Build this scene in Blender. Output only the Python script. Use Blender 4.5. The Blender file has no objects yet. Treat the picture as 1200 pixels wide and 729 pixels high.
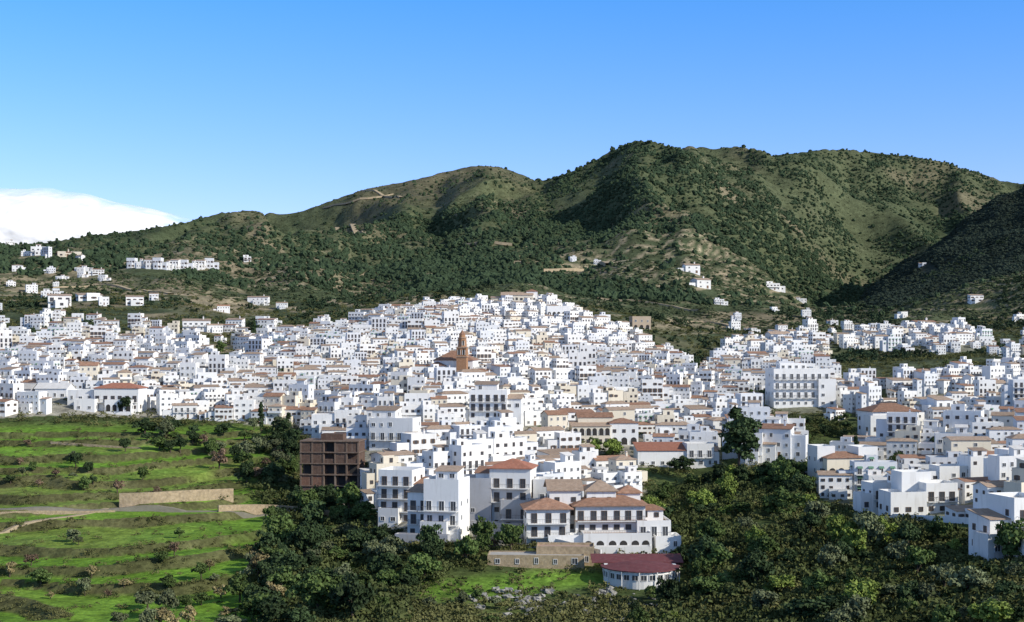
import bpy, math, random
import numpy as np
from mathutils import Vector, Matrix
random.seed(11); rng=np.random.default_rng(11)
scene=bpy.context.scene; COL=scene.collection
S=0.364/600; V0=400.0
# ---------------------------------------------------------------- noise
def vn(x,y,seed=0):
    x=np.asarray(x,float); y=np.asarray(y,float)
    xi=np.floor(x); yi=np.floor(y); fx=x-xi; fy=y-yi
    fx=fx*fx*(3-2*fx); fy=fy*fy*(3-2*fy)
    def h(a,b):
        s=np.sin(a*127.1+b*311.7+seed*74.7)*43758.5453
        return s-np.floor(s)
    return (h(xi,yi)*(1-fx)+h(xi+1,yi)*fx)*(1-fy)+(h(xi,yi+1)*(1-fx)+h(xi+1,yi+1)*fx)*fy
def fbm(x,y,o=4,seed=0):
    t=0;a=.5;n=0
    for k in range(o):
        t=t+a*vn(x*2**k,y*2**k,seed+k*7.3); n+=a; a*=.5
    return t/n
def sstep(a,b,x):
    t=np.clip((x-a)/(b-a),0,1); return t*t*(3-2*t)
def inpoly(u,v,poly):
    u=np.asarray(u,float); v=np.asarray(v,float); r=np.zeros(np.broadcast(u,v).shape,bool)
    n=len(poly)
    for i in range(n):
        x1,y1=poly[i]; x2,y2=poly[(i+1)%n]
        if y1==y2: continue
        c=((y1>v)!=(y2>v))&(u<(x2-x1)*(v-y1)/(y2-y1)+x1)
        r=r^c
    return r
# ---------------------------------------------------------------- terrain
Yr=np.concatenate([np.geomspace(20,200,40,endpoint=False),np.geomspace(200,1000,480,endpoint=False),
                   np.geomspace(1000,5000,260,endpoint=False),np.geomspace(5000,25000,16)])
Ug=np.arange(-700,1901,4.0)
C={
-700:[(250,729),(340,600),(450,490),(520,445),(620,405),(780,365),(1100,310),(1500,280),(1900,290),(2600,310)],
-150:[(250,729),(340,600),(450,490),(520,445),(620,405),(780,365),(1100,310),(1500,285),(1900,292),(2600,310)],
0:[(250,729),(340,600),(450,490),(520,445),(610,405),(780,365),(1100,305),(1500,285),(1900,290),(2600,300)],
100:[(250,729),(340,600),(440,498),(520,443),(600,403),(720,368),(860,340),(1100,300),(1500,275),(1900,285),(2600,300)],
200:[(250,729),(340,600),(450,495),(530,440),(620,400),(720,372),(860,336),(1050,305),(1600,262),(2000,275),(2600,300)],
300:[(250,729),(345,605),(440,502),(510,455),(590,418),(700,385),(850,362),(1100,325),(1700,247),(2100,275),(2800,300)],
360:[(235,735),(320,645),(410,540),(500,460),(600,415),(700,385),(850,366),(1080,335),(1650,262),(1900,285),(2350,238),(2800,280)],
430:[(220,745),(290,680),(350,595),(420,508),(520,452),(620,410),(720,378),(850,366),(1150,345),(1400,322),(1800,275),(2400,217),(2900,270)],
500:[(210,745),(270,690),(310,625),(370,555),(450,488),(540,436),(630,398),(720,370),(850,362),(1150,318),(1500,278),(1800,262),(2500,204),(3000,250)],
600:[(215,745),(260,700),(295,655),(345,590),(400,540),(470,486),(560,438),(650,395),(760,356),(860,360),(1100,316),(1500,275),(1900,250),(2600,196),(3000,250)],
700:[(215,745),(270,695),(300,655),(350,595),(410,545),(480,486),(570,440),(660,402),(760,370),(900,356),(1150,308),(1500,255),(1900,208),(2150,184),(2600,230)],
750:[(215,745),(270,700),(300,660),(350,592),(410,545),(480,490),(570,442),(660,410),(760,384),(900,362),(1150,312),(1500,250),(1900,190),(2150,162),(2600,220)],
800:[(215,745),(270,700),(320,640),(390,570),(460,512),(560,457),(660,420),(760,398),(850,385),(1100,335),(1500,268),(1850,212),(2150,172),(2600,210)],
880:[(230,729),(280,665),(340,595),(385,560),(460,503),(560,459),(660,426),(780,400),(900,378),(1150,345),(1500,288),(1850,225),(2250,174),(2900,220)],
950:[(220,735),(280,660),(340,598),(400,550),(480,492),(580,445),(680,414),(790,396),(920,376),(1150,354),(1500,332),(1850,275),(2100,235),(2600,178),(3100,220)],
1000:[(210,745),(280,655),(340,600),(420,540),(500,485),(600,438),(700,410),(800,395),(950,376),(1150,352),(1400,330),(1750,352),(2150,280),(2750,174),(3200,220)],
1050:[(205,745),(275,655),(330,600),(410,535),(500,480),(600,432),(710,403),(820,388),(960,368),(1200,328),(1420,300),(1750,350),(2180,278),(2780,180),(3250,225)],
1100:[(200,745),(270,655),(320,602),(400,532),(500,475),(600,427),(720,397),(850,378),(1000,350),(1250,298),(1430,270),(1750,345),(2200,275),(2800,186),(3300,230)],
1200:[(180,745),(250,655),(310,592),(390,522),(490,466),(590,426),(700,405),(850,374),(1000,332),(1250,250),(1420,214),(1750,320),(2200,270),(2800,214),(3300,240)],
1350:[(180,745),(250,650),(310,585),(390,515),(490,458),(590,418),(700,393),(850,355),(1000,290),(1250,175),(1420,110),(1750,240),(2200,262),(2750,225),(3200,240)],
1900:[(180,745),(250,650),(310,585),(390,515),(490,455),(590,412),(700,385),(850,350),(1050,250),(1400,100),(1800,220),(2200,262),(2750,225),(3200,240)],
}
ks=sorted(C); lY=np.log(Yr)
tab=[]
for k in ks:
    p=[(20,1059),(100,900)]+C[k]+[(4200,340),(6500,384),(25000,399)]
    tab.append(np.interp(lY,np.log([a for a,b in p]),[b for a,b in p]))
tab=np.array(tab)
VP=np.array([np.interp(Ug,ks,tab[:,j]) for j in range(len(Yr))]).T
def blur(a,sig,axis):
    r=int(3*sig)+1; k=np.exp(-.5*(np.arange(-r,r+1)/sig)**2); k/=k.sum()
    pad=[(0,0),(0,0)][:a.ndim]; pad=list(pad); pad[axis]=(r,r)
    b=np.pad(a,pad,mode='edge')
    return np.apply_along_axis(lambda m:np.convolve(m,k,'valid'),axis,b)
VP=blur(VP,4,0); VP=blur(VP,4,1)
YY=np.broadcast_to(Yr[None,:],VP.shape); UU=np.broadcast_to(Ug[:,None],VP.shape)
XX=(UU-600)*S*YY
Z=(V0-VP)*S*YY
wm=sstep(850,1600,YY)*(1-sstep(4500,6000,YY))
wx=XX+(fbm(XX/200,YY/200,3,8)-.5)*160; wy=YY+(fbm(XX/200+7,YY/200,3,9)-.5)*160
rid=1-np.abs(2*fbm(wx/300+3,wy/620,3,5)-1)*2
rid2=1-np.abs(2*fbm(wx/110+9,wy/240,4,15)-1)*2
calm=1-.45*np.exp(-((UU-540)/110)**2)*sstep(1700,2200,YY)
calm=calm*(1-.6*sstep(960,1040,UU)*(1-sstep(1500,1700,YY)))
Z=Z+wm*calm*(rid*52+rid2*18+(fbm(XX/45,YY/60,4,2)-.5)*11-36)
wf=sstep(120,240,YY)*(1-sstep(850,1400,YY))
Z=Z+wf*((fbm(XX/60,YY/60,3,31)-.5)*5)
Z=Z+sstep(770,900,YY)*(1-sstep(1300,1700,YY))*(fbm(XX/90,YY/110,4,55)-.5)*24
def field_mask(u,v):
    return sstep(345,290,u+22*vn(v/25,0,3))*sstep(492,505,v)
VV0=V0-Z/(S*YY)
FM=field_mask(UU,VV0)*sstep(200,230,YY)*(1-sstep(455,475,YY))
zq=Z+(fbm(XX/50,YY/42,3,77)-.5)*4.4
q=1.9; fr=zq/q-np.floor(zq/q)
ztar=Z+(sstep(.76,.97,fr)-fr)*q*1.0
riser=FM*sstep(.72,.80,fr)*sstep(.18,.34,fbm(XX/30,YY/30,2,79))
Z=Z*(1-FM)+ztar*FM
sk=np.array([(-700,290),(-100,287),(0,285),(50,283),(100,275),(150,270),(200,262),(250,250),(275,245),(300,245),(330,250),(350,247),(375,238),(400,229),(430,219),(470,212),(510,203),(540,195),(568,191),(590,195),(612,203),(636,211),(660,203),(685,193),(715,176),(745,162),(765,164),(790,172),(812,168),(830,173),(860,170),(890,173),(905,181),(935,177),(965,173),(1000,174),(1040,179),(1060,180),(1100,187),(1140,198),(1165,207),(1190,213),(1200,214),(1260,176),(1350,125),(1900,100)],float)
skt=np.interp(Ug,sk[:,0],sk[:,1])+2
VV=V0-Z/(S*YY)
msk=(Yr>1250)&(Yr<4000)
mn=VV[:,msk].min(axis=1)
f=blur(((360-skt)/(360-mn)),1.2,0)
w=sstep(1000,1450,YY)*(1-sstep(3600,4500,YY))
VV=VV*(1-w)+(360-(360-VV)*f[:,None])*w
Z=(V0-VV)*S*YY
NU,NY=Z.shape
def gidx(x,y):
    x=np.asarray(x,float); y=np.asarray(y,float)
    u=x/(S*y)+600
    return np.clip((u-Ug[0])/4.0,0,NU-1.001),np.clip(np.interp(y,Yr,np.arange(NY)),0,NY-1.001)
def samp(G,x,y):
    a,b=gidx(x,y); i=a.astype(int); j=b.astype(int); fa=a-i; fb=b-j
    return (G[i,j]*(1-fa)+G[i+1,j]*fa)*(1-fb)+(G[i,j+1]*(1-fa)+G[i+1,j+1]*fa)*fb
def H(x,y): return float(samp(Z,x,y))
def proj(x,y,z): return x/(S*y)+600, V0-z/(S*y)
def place(u,v,ymin=205):
    a=min(max((u-Ug[0])/4.0,0),NU-1.001); i=int(a); fa=a-i
    col=VV[i]*(1-fa)+VV[i+1]*fa
    j0=int(np.searchsorted(Yr,ymin))
    for j in range(j0,NY-1):
        if col[j]<=v:
            t=0 if j==j0 else (col[j-1]-v)/(col[j-1]-col[j]+1e-9)
            y=Yr[j-1]+(Yr[j]-Yr[j-1])*t if j>j0 else Yr[j]
            x=(u-600)*S*y
            return x,y,H(x,y)
    return (u-600)*S*900,900,H((u-600)*S*900,900)
# ---------------------------------------------------------------- materials
MATS={}
def mat(name,col,rough=.85,var=.1,scale=.5,objrand=0.0,streak=0.0,bump=0.0,spec=.2,var2=None):
    m=bpy.data.materials.new(name); m.use_nodes=True; nt=m.node_tree; N=nt.nodes; L=nt.links
    b=N['Principled BSDF']; b.inputs['Roughness'].default_value=rough
    b.inputs['Specular IOR Level'].default_value=spec
    geo=N.new('ShaderNodeNewGeometry')
    n1=N.new('ShaderNodeTexNoise'); n1.inputs['Scale'].default_value=scale; n1.inputs['Detail'].default_value=5; n1.inputs['Roughness'].default_value=.65
    L.new(geo.outputs['Position'],n1.inputs['Vector'])
    mr=N.new('ShaderNodeMapRange'); mr.inputs['From Min'].default_value=.3; mr.inputs['From Max'].default_value=.7
    L.new(n1.outputs['Fac'],mr.inputs['Value'])
    mx=N.new('ShaderNodeMix'); mx.data_type='RGBA'
    c2=var2 or tuple(min(1,c*(1+var)) for c in col)
    mx.inputs[6].default_value=(*[c*(1-var) for c in col],1); mx.inputs[7].default_value=(*c2,1)
    L.new(mr.outputs[0],mx.inputs[0]); out=mx.outputs[2]
    if streak>0:
        mp=N.new('ShaderNodeMapping'); mp.inputs['Scale'].default_value=(1.3,1.3,.18)
        L.new(geo.outputs['Position'],mp.inputs['Vector'])
        n2=N.new('ShaderNodeTexNoise'); n2.inputs['Scale'].default_value=1.0; n2.inputs['Detail'].default_value=4
        L.new(mp.outputs[0],n2.inputs['Vector'])
        r2=N.new('ShaderNodeMapRange'); r2.inputs['From Min'].default_value=.54; r2.inputs['From Max'].default_value=.8; r2.inputs['To Max'].default_value=streak
        L.new(n2.outputs['Fac'],r2.inputs['Value'])
        m2=N.new('ShaderNodeMix'); m2.data_type='RGBA'; m2.inputs[7].default_value=(.36,.32,.27,1)
        L.new(r2.outputs[0],m2.inputs[0]); L.new(out,m2.inputs[6]); out=m2.outputs[2]
    if objrand>0:
        oi=N.new('ShaderNodeObjectInfo'); hs=N.new('ShaderNodeHueSaturation')
        r3=N.new('ShaderNodeMapRange'); r3.inputs['To Min'].default_value=1-objrand; r3.inputs['To Max'].default_value=1+objrand*.8
        L.new(oi.outputs['Random'],r3.inputs['Value']); L.new(r3.outputs[0],hs.inputs['Value']); L.new(out,hs.inputs['Color']); out=hs.outputs[0]
    L.new(out,b.inputs['Base Color'])
    if bump>0:
        n3=N.new('ShaderNodeTexNoise'); n3.inputs['Scale'].default_value=scale*8; n3.inputs['Detail'].default_value=4
        L.new(geo.outputs['Position'],n3.inputs['Vector'])
        bp=N.new('ShaderNodeBump'); bp.inputs['Strength'].default_value=bump; bp.inputs['Distance'].default_value=.15
        L.new(n3.outputs['Fac'],bp.inputs['Height']); L.new(bp.outputs[0],b.inputs['Normal'])
    MATS[name]=m; return m
mat('white',(.78,.77,.74),.9,.06,.12,.12,.35)
mat('cream',(.70,.63,.50),.9,.05,.12,.10,.35)
mat('bluewhite',(.66,.67,.68),.9,.05,.12,.08,.35)
mat('greywall',(.43,.43,.44),.9,.08,.3,.08,.5)
mat('ochre',(.50,.40,.29),.9,.08,.3,.1,.3)
mat('tile',(.31,.175,.115),.85,.30,1.2,.2,.3,.5)
mat('tilepale',(.36,.265,.195),.85,.25,1.2,.2,.3,.5)
mat('tilered',(.36,.155,.10),.85,.2,1.2,.1,.2,.5)
mat('maroon',(.15,.05,.052),.7,.2,1,.05,.2)
mat('deck',(.37,.26,.20),.85,.15,.6,.15,.3)
mat('deckgrey',(.42,.40,.37),.85,.15,.6,.15,.3)
mat('deckwhite',(.64,.62,.59),.85,.1,.6,.1,.4)
mat('glass',(.055,.06,.068),.3,.3,.4,0,0,0,.4)
mat('dark',(.045,.042,.04),.9,.2,.4)  # painted shade for the inside of arches and openings
mat('framebrown',(.14,.095,.065),.6,.2,2)
mat('framewhite',(.72,.71,.68),.6,.05,2)
mat('rail',(.14,.14,.14),.5,.1,2)
mat('doorwood',(.18,.10,.06),.6,.25,3)
mat('awning',(.12,.24,.16),.8,.1,3)
mat('stone',(.40,.31,.20),.95,.30,1.3,0,.2,.9)
mat('brick',(.125,.08,.06),.95,.3,1.5,0,.3,.6)
mat('brickred',(.18,.10,.07),.95,.25,1.5,0,.2,.5)
mat('towerbrick',(.36,.20,.11),.95,.2,1.5,0,.1,.5)
mat('concrete',(.29,.26,.23),.95,.15,.8,0,.4,.3)
mat('shellframe',(.17,.12,.09),.95,.2,.8,0,.4,.3)
mat('asphalt',(.22,.20,.16),.95,.15,.5,0,0,.3)
mat('dirt',(.36,.29,.19),.95,.15,.3,0,0,.3)
mat('rock',(.30,.29,.26),.95,.35,1.0,0,0,1.0)
mat('bark',(.10,.075,.055),.95,.25,3,0,0,.6)
LEAF={'dark':(.042,.068,.026),'mid':(.080,.120,.034),'olive':(.13,.15,.075),'lime':(.16,.21,.045),'brown':(.19,.13,.085),'straw':(.28,.23,.11)}
for k,c in LEAF.items(): mat('leaf_'+k,c,.75,.42,.9,.36,0,0,.15)
mat('pinefar',(.042,.064,.034),.9,.45,.05,0,0,0,.05)
mat('scrubfar',(.074,.090,.045),.9,.45,.03,0,0,0,.05)
mat('pineridge_shaded',(.030,.042,.030),.9,.4,.05,0,0,0,.05)  # dark pines, with the ridge's shade painted in too
mat('scrubnear',(.090,.12,.036),.9,.55,.12,0,0,0,.1,(.18,.175,.07))
mat('scrubdark',(.048,.072,.024),.9,.5,.10,0,0,0,.1,(.12,.14,.05))
# ---------------------------------------------------------------- mesh tools
class MB:
    def __init__(s): s.v=[]; s.f=[]; s.m=[]
    def face(s,pts,m):
        n=len(s.v); s.v+=[tuple(p) for p in pts]; s.f.append(tuple(range(n,n+len(pts)))); s.m.append(m)
    def box(s,x0,x1,y0,y1,z0,z1,m):
        n=len(s.v)
        s.v+=[(x0,y0,z0),(x1,y0,z0),(x1,y1,z0),(x0,y1,z0),(x0,y0,z1),(x1,y0,z1),(x1,y1,z1),(x0,y1,z1)]
        for q in ((0,3,2,1),(4,5,6,7),(0,1,5,4),(1,2,6,5),(2,3,7,6),(3,0,4,7)):
            s.f.append(tuple(n+i for i in q)); s.m.append(m)
    def cyl(s,cx,cy,z0,z1,r0,r1,m,n=12,cap=True):
        k=len(s.v)
        for z,r in ((z0,r0),(z1,r1)):
            for i in range(n):
                a=2*math.pi*i/n; s.v.append((cx+r*math.cos(a),cy+r*math.sin(a),z))
        for i in range(n):
            j=(i+1)%n; s.f.append((k+i,k+j,k+n+j,k+n+i)); s.m.append(m)
        if cap: s.f.append(tuple(k+n+i for i in range(n))); s.m.append(m)
    def tube(s,p,q,r0,r1,m,n=6):
        p=Vector(p);q=Vector(q);d=(q-p).normalized(); a=d.orthogonal().normalized(); b=d.cross(a); k=len(s.v)
        for c,r in ((p,r0),(q,r1)):
            for i in range(n):
                t=2*math.pi*i/n; s.v.append(tuple(c+(a*math.cos(t)+b*math.sin(t))*r))
        for i in range(n):
            j=(i+1)%n; s.f.append((k+i,k+j,k+n+j,k+n+i)); s.m.append(m)
    def hip(s,x0,x1,y0,y1,z,rh,o,m):
        x0-=o;x1+=o;y0-=o;y1+=o; w=x1-x0; d=y1-y0
        z0=z-.02; z+=.16
        A=(x0,y0,z);B=(x1,y0,z);Cc=(x1,y1,z);D_=(x0,y1,z)
        a_=(x0,y0,z0);b_=(x1,y0,z0);c_=(x1,y1,z0);d_=(x0,y1,z0)
        s.face([d_,c_,b_,a_],m); s.face([a_,b_,B,A],m); s.face([b_,c_,Cc,B],m); s.face([c_,d_,D_,Cc],m); s.face([d_,a_,A,D_],m)
        if w>=d:
            a=(x0+d/2,(y0+y1)/2,z+rh); b=(x1-d/2+1e-3,(y0+y1)/2,z+rh)
            s.face([A,B,b,a],m); s.face([B,Cc,b],m); s.face([Cc,D_,a,b],m); s.face([D_,A,a],m)
        else:
            a=((x0+x1)/2,y0+w/2,z+rh); b=((x0+x1)/2,y1-w/2,z+rh)
            s.face([A,B,a],m); s.face([B,Cc,b,a],m); s.face([Cc,D_,b],m); s.face([D_,A,a,b],m)
    def gable(s,x0,x1,y0,y1,z,rh,o,m,wall,wm):
        ym=(y0+y1)/2; sl=rh/(ym-y0); t=.16; za=z-o*sl
        prof=[(y0-o,za),(ym,z+rh),(y1+o,za),(y1+o,za+t),(ym,z+rh+t),(y0-o,za+t)]
        X0,X1=x0-o,x1+o
        for i in range(6):
            p,q_=prof[i],prof[(i+1)%6]; s.face([(X0,*p),(X0,*q_),(X1,*q_),(X1,*p)],m)
        for X in (X0,X1):
            s.face([(X,*prof[0]),(X,*prof[1]),(X,*prof[4]),(X,*prof[5])],m); s.face([(X,*prof[1]),(X,*prof[2]),(X,*prof[3]),(X,*prof[4])],m)
        for x in (x0,x1): wall.face([(x,y0,z),(x,y1,z),(x,ym,z+rh-.02)],wm)
    def shed(s,x0,x1,y0,y1,z,rh,o,m,wall,wm):
        sl=rh/(y1-y0); t=.16; P=[(x0-o,y0-o,z-o*sl+.01),(x1+o,y0-o,z-o*sl+.01),(x1+o,y1,z+rh+.01),(x0-o,y1,z+rh+.01)]
        Q=[(p[0],p[1],p[2]+t) for p in P]; s.face(P,m); s.face(Q,m)
        for i in range(4):
            j=(i+1)%4; s.face([P[i],P[j],Q[j],Q[i]],m)
        for x in (x0,x1): wall.face([(x,y0,z),(x,y1,z),(x,y1,z+rh)],wm)
        wall.face([(x0,y1,z),(x1,y1,z),(x1,y1,z+rh),(x0,y1,z+rh)],wm)
    def mesh(s,name,smooth=False,weld=False):
        v,f=s.v,s.f
        if weld:
            mp={}; nv=[]; ix=[]
            for p in v:
                k=tuple(round(c,4) for c in p)
                if k not in mp: mp[k]=len(nv); nv.append(p)
                ix.append(mp[k])
            f=[tuple(ix[i] for i in q_) for q_ in f]; v=nv
        me=bpy.data.meshes.new(name); me.from_pydata(v,[],f)
        used=[]; idx=[]
        for m in s.m:
            if m not in used: used.append(m)
            idx.append(used.index(m))
        for m in used: me.materials.append(MATS[m])
        me.polygons.foreach_set('material_index',idx)
        me.polygons.foreach_set('use_smooth',[smooth]*len(idx))
        me.update(); return me
def link(name,me,parent=None,loc=(0,0,0),rz=0,scale=None):
    o=bpy.data.objects.new(name,me); COL.objects.link(o); o.location=loc; o.rotation_euler=(0,0,rz)
    if scale: o.scale=scale
    if parent: o.parent=parent
    return o
def tag(o,label,cat,group=None):
    o['label']=label; o['category']=cat
    if group: o['group']=group
def npmesh(name,co,faces,mats,midx=None,smooth=False,colors=None):
    me=bpy.data.meshes.new(name); nf,k=faces.shape
    me.vertices.add(len(co)); me.vertices.foreach_set('co',np.asarray(co,np.float32).ravel())
    me.loops.add(nf*k); me.loops.foreach_set('vertex_index',faces.astype(np.int32).ravel())
    me.polygons.add(nf); me.polygons.foreach_set('loop_start',np.arange(0,nf*k,k,dtype=np.int32))
    for m in mats: me.materials.append(m)
    if midx is not None: me.polygons.foreach_set('material_index',np.asarray(midx,np.int32))
    me.polygons.foreach_set('use_smooth',np.full(nf,smooth,bool))
    me.update(calc_edges=True)
    if colors is not None:
        at=me.color_attributes.new('Col','FLOAT_COLOR','POINT'); at.data.foreach_set('color',np.asarray(colors,np.float32).ravel())
    return me
def merge(name,protos,pick,pos,scl,rot,m):
    Vs=[];Fs=[];off=0
    for p,(pv,pf) in enumerate(protos):
        s=np.where(pick==p)[0]
        if len(s)==0: continue
        v=pv[None]*scl[s][:,None,:]; c=np.cos(rot[s])[:,None]; q=np.sin(rot[s])[:,None]
        X=v[:,:,0]*c-v[:,:,1]*q; Y=v[:,:,0]*q+v[:,:,1]*c
        v=np.stack([X,Y,v[:,:,2]],2)+pos[s][:,None,:]
        Fs.append((pf[None]+(np.arange(len(s))*len(pv))[:,None,None]+off).reshape(-1,pf.shape[1])); Vs.append(v.reshape(-1,3)); off+=len(s)*len(pv)
    me=npmesh(name,np.concatenate(Vs),np.concatenate(Fs),[m]); o=link(name,me); o['kind']='stuff'; return o
# ---------------------------------------------------------------- windows and doors
WC={}; PANE={}
def win(kind,w,h):
    key=(kind,w,h)
    if key in WC: return WC[key]
    fm='framebrown' if kind in('brown','shutter') else 'framewhite'; t=.09
    def frame(b):
        b.box(-w/2-t,-w/2,-.10,.0,-t,h+t,fm); b.box(w/2,w/2+t,-.10,.0,-t,h+t,fm)
        b.box(-w/2,w/2,-.10,.0,h,h+t,fm); b.box(-w/2,w/2,-.14,.0,-t,0,fm)
        if w<2.5: b.box(-.03,.03,-.06,-.031,0,h,fm)
        if kind=='shutter':
            b.box(-w/2-t-w*.48,-w/2-t-.01,-.08,-.0,0,h,'framebrown'); b.box(w/2+t+.01,w/2+t+w*.48,-.08,-.0,0,h,'framebrown')
        if kind=='awn':
            b.face([(-w/2-.2,-.02,h+.35),(w/2+.2,-.02,h+.35),(w/2+.2,-.9,h-.25),(-w/2-.2,-.9,h-.25)],'awning')
    b=MB(); b.box(-w/2,w/2,-.03,.0,0,h,'glass'); frame(b); me=b.mesh('window')
    f_=MB(); frame(f_); p=MB(); p.box(-w/2,w/2,-.03,.0,0,h,'glass')
    PANE[me.name]=(f_.mesh('window'),p.mesh('pane')); WC[key]=me; return me
def arch(w,h):
    key=('arch',w,h)
    if key in WC: return WC[key]
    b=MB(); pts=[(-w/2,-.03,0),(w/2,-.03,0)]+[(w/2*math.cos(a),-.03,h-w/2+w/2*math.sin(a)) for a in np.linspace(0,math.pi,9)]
    b.face(pts,'dark'); b.box(-w/2-.12,-w/2,-.12,0,0,h-w/2,'white'); b.box(w/2,w/2+.12,-.12,0,0,h-w/2,'white')  # flat dark face stands in for the shade inside the arch
    WC[key]=b.mesh('archway'); return WC[key]
def door():
    key=('door',)
    if key in WC: return WC[key]
    b=MB(); b.box(-.5,.5,-.05,0,0,2.1,'doorwood'); b.box(-.6,-.5,-.1,0,0,2.2,'framewhite'); b.box(.5,.6,-.1,0,0,2.2,'framewhite'); b.box(-.5,.5,-.1,0,2.1,2.2,'framewhite'); b.box(.35,.4,-.08,-.051,1,1.1,'rail')
    WC[key]=b.mesh('door'); return WC[key]
def balcony(w,solid,dep=1.1):
    w=round(w,1); key=('bal',w,solid,dep)
    if key in WC: return WC[key]
    b=MB(); b.box(-w/2,w/2,-dep,0,-.15,0,'white')
    if solid:
        b.box(-w/2,w/2,-dep,-dep+.12,0.001,.95,'white'); b.box(-w/2,-w/2+.12,-dep+.12,0,.001,.95,'white'); b.box(w/2-.12,w/2,-dep+.12,0,.001,.95,'white')
    else:
        b.box(-w/2,w/2,-dep,-dep+.05,.95,1.0,'rail')
        n=max(3,int(w/.35))
        for i in range(n+1):
            x=-w/2+.02+(w-.04)*i/n; b.box(x-.02,x+.02,-dep+.01,-dep+.04,.001,.949,'rail')
        for x in(-w/2,w/2-.05):
            b.box(x,x+.05,-dep+.051,0,.95,1.0,'rail'); b.box(x,x+.04,-dep*.5,-dep*.5+.04,.001,.949,'rail')
    WC[key]=b.mesh('balcony'); return WC[key]
# ---------------------------------------------------------------- buildings: a spec is a list of (part name, mesh, loc, rz)
def spec_building(blocks,R):
    parts=[]
    for B in blocks:
        wall=MB(); roof=MB()
        x,y,w,d,h=B['x'],B['y'],B['w'],B['d'],B['h']; z=B.get('z',0); wmn=B.get('wm','white'); rt=B.get('roof','flat'); rm=B.get('rm','tile')
        x0,x1,y0,y1=x-w/2,x+w/2,y,y+d
        wall.box(x0,x1,y0,y1,(-6 if z==0 else z),h,wmn)
        rh=B.get('rh',1.4); ov=B.get('over',.35)
        if rt=='flat':
            p=B.get('par',.9); t=.2
            if p>0:
                wall.box(x0,x1,y0,y0+t,h,h+p,wmn); wall.box(x0,x1,y1-t,y1,h,h+p,wmn)
                wall.box(x0,x0+t,y0+t,y1-t,h,h+p,wmn); wall.box(x1-t,x1,y0+t,y1-t,h,h+p,wmn)
            roof.box(x0+t,x1-t,y0+t,y1-t,h-.02,h+.06,B.get('rm','deck'))
        elif rt=='hip': roof.hip(x0,x1,y0,y1,h,rh,ov,rm)
        elif rt=='gable': roof.gable(x0,x1,y0,y1,h,rh,ov,rm,wall,wmn)
        elif rt=='shed': roof.shed(x0,x1,y0,y1,h,rh,ov,rm,wall,wmn)
        parts.append(('wall',wall.mesh('wall',weld=True),(0,0,0),0)); parts.append(('roof',roof.mesh('roof',weld=True),(0,0,0),0))
        for bz in B.get('band',[]):
            bd=MB(); bd.box(x0-.3,x1+.3,y0-.45,y0-.004,bz,bz+.18,rm); parts.append(('tiled_ledge',bd.mesh('tiled_ledge'),(0,0,0),0))
        fh=B.get('fh',3.0); nfl=B.get('fl',max(1,int((h-z+.2)/fh))); k0=B.get('kind','white'); bal=B.get('bal',[])
        nf=B.get('nf',max(1,int(w/2.5))); ns=B.get('ns',max(1,int(d/3.2))); ds=B.get('door',False)
        for k in range(nfl):
            zz=z+k*fh
            if zz+2.2>h: break
            for i in range(nf):
                xx=x0+w*(i+.5)/nf+R.uniform(-.15,.15)
                if k==0 and ds and i==nf//2: parts.append(('door',door(),(xx,y0,zz+.02),0)); continue
                if B.get('arch') is not None and k in B['arch']: parts.append(('archway',arch(round(min(1.9,w/nf*.68),1),2.3),(xx,y0,zz+.1),0)); continue
                if R.random()<B.get('skip',.12) and k not in bal: continue
                if k in bal: parts.append(('window',win(k0,1.1,2.0),(xx,y0,zz+.06),0))
                else:
                    ww=R.choice([.7,.9,.9,1.1]); parts.append(('window',win(k0,ww,R.choice([.9,1.15])),(xx,y0,zz+.95),0))
            if k in bal:
                if B.get('fullbal'): parts.append(('balcony',balcony(w*.96,B.get('solid',False),1.4),(x,y0,zz),0))
                else:
                    for i in range(nf): parts.append(('balcony',balcony(min(2.4,w/nf*.85),B.get('solid',False)),(x0+w*(i+.5)/nf,y0,zz),0))
            for sgn in (1,-1):
                for i in range(ns):
                    if R.random()<B.get('sskip',.35): continue
                    parts.append(('window',win(k0,.8,1.0),(x1 if sgn>0 else x0,y0+d*(i+.5)/ns+R.uniform(-.3,.3),zz+1.0),sgn*math.pi/2))
        if B.get('chim'):
            c=MB(); cx=x+w*.25; cy=y+d*.6; top=h+(rh if rt!='flat' else 0)+1.3
            c.box(cx-.3,cx+.3,cy-.3,cy+.3,h-.3,top,wmn); c.box(cx-.4,cx+.4,cy-.4,cy+.4,top,top+.12,'tile'); c.box(cx-.2,cx+.2,cy-.2,cy+.2,top+.12,top+.35,'white')
            parts.append(('chimney',c.mesh('chimney'),(0,0,0),0))
    return parts
def addpart(n,me,r,l,a,sub):
    if sub and me.name in PANE:
        fm,pm=PANE[me.name]; w_=link('window',fm,r,l,a); link('pane',pm,w_)
    else: link(n,me,r,l,a)
def instantiate(spec,name,loc,rz,scale=(1,1,1),sub=True):
    r=link(name,None,None,loc,rz,scale)
    for n,me,l,a in spec: addpart(n,me,r,l,a,sub)
    return r
NUMW={1:'one-storey',2:'two-storey',3:'three-storey',4:'four-storey'}
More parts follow.
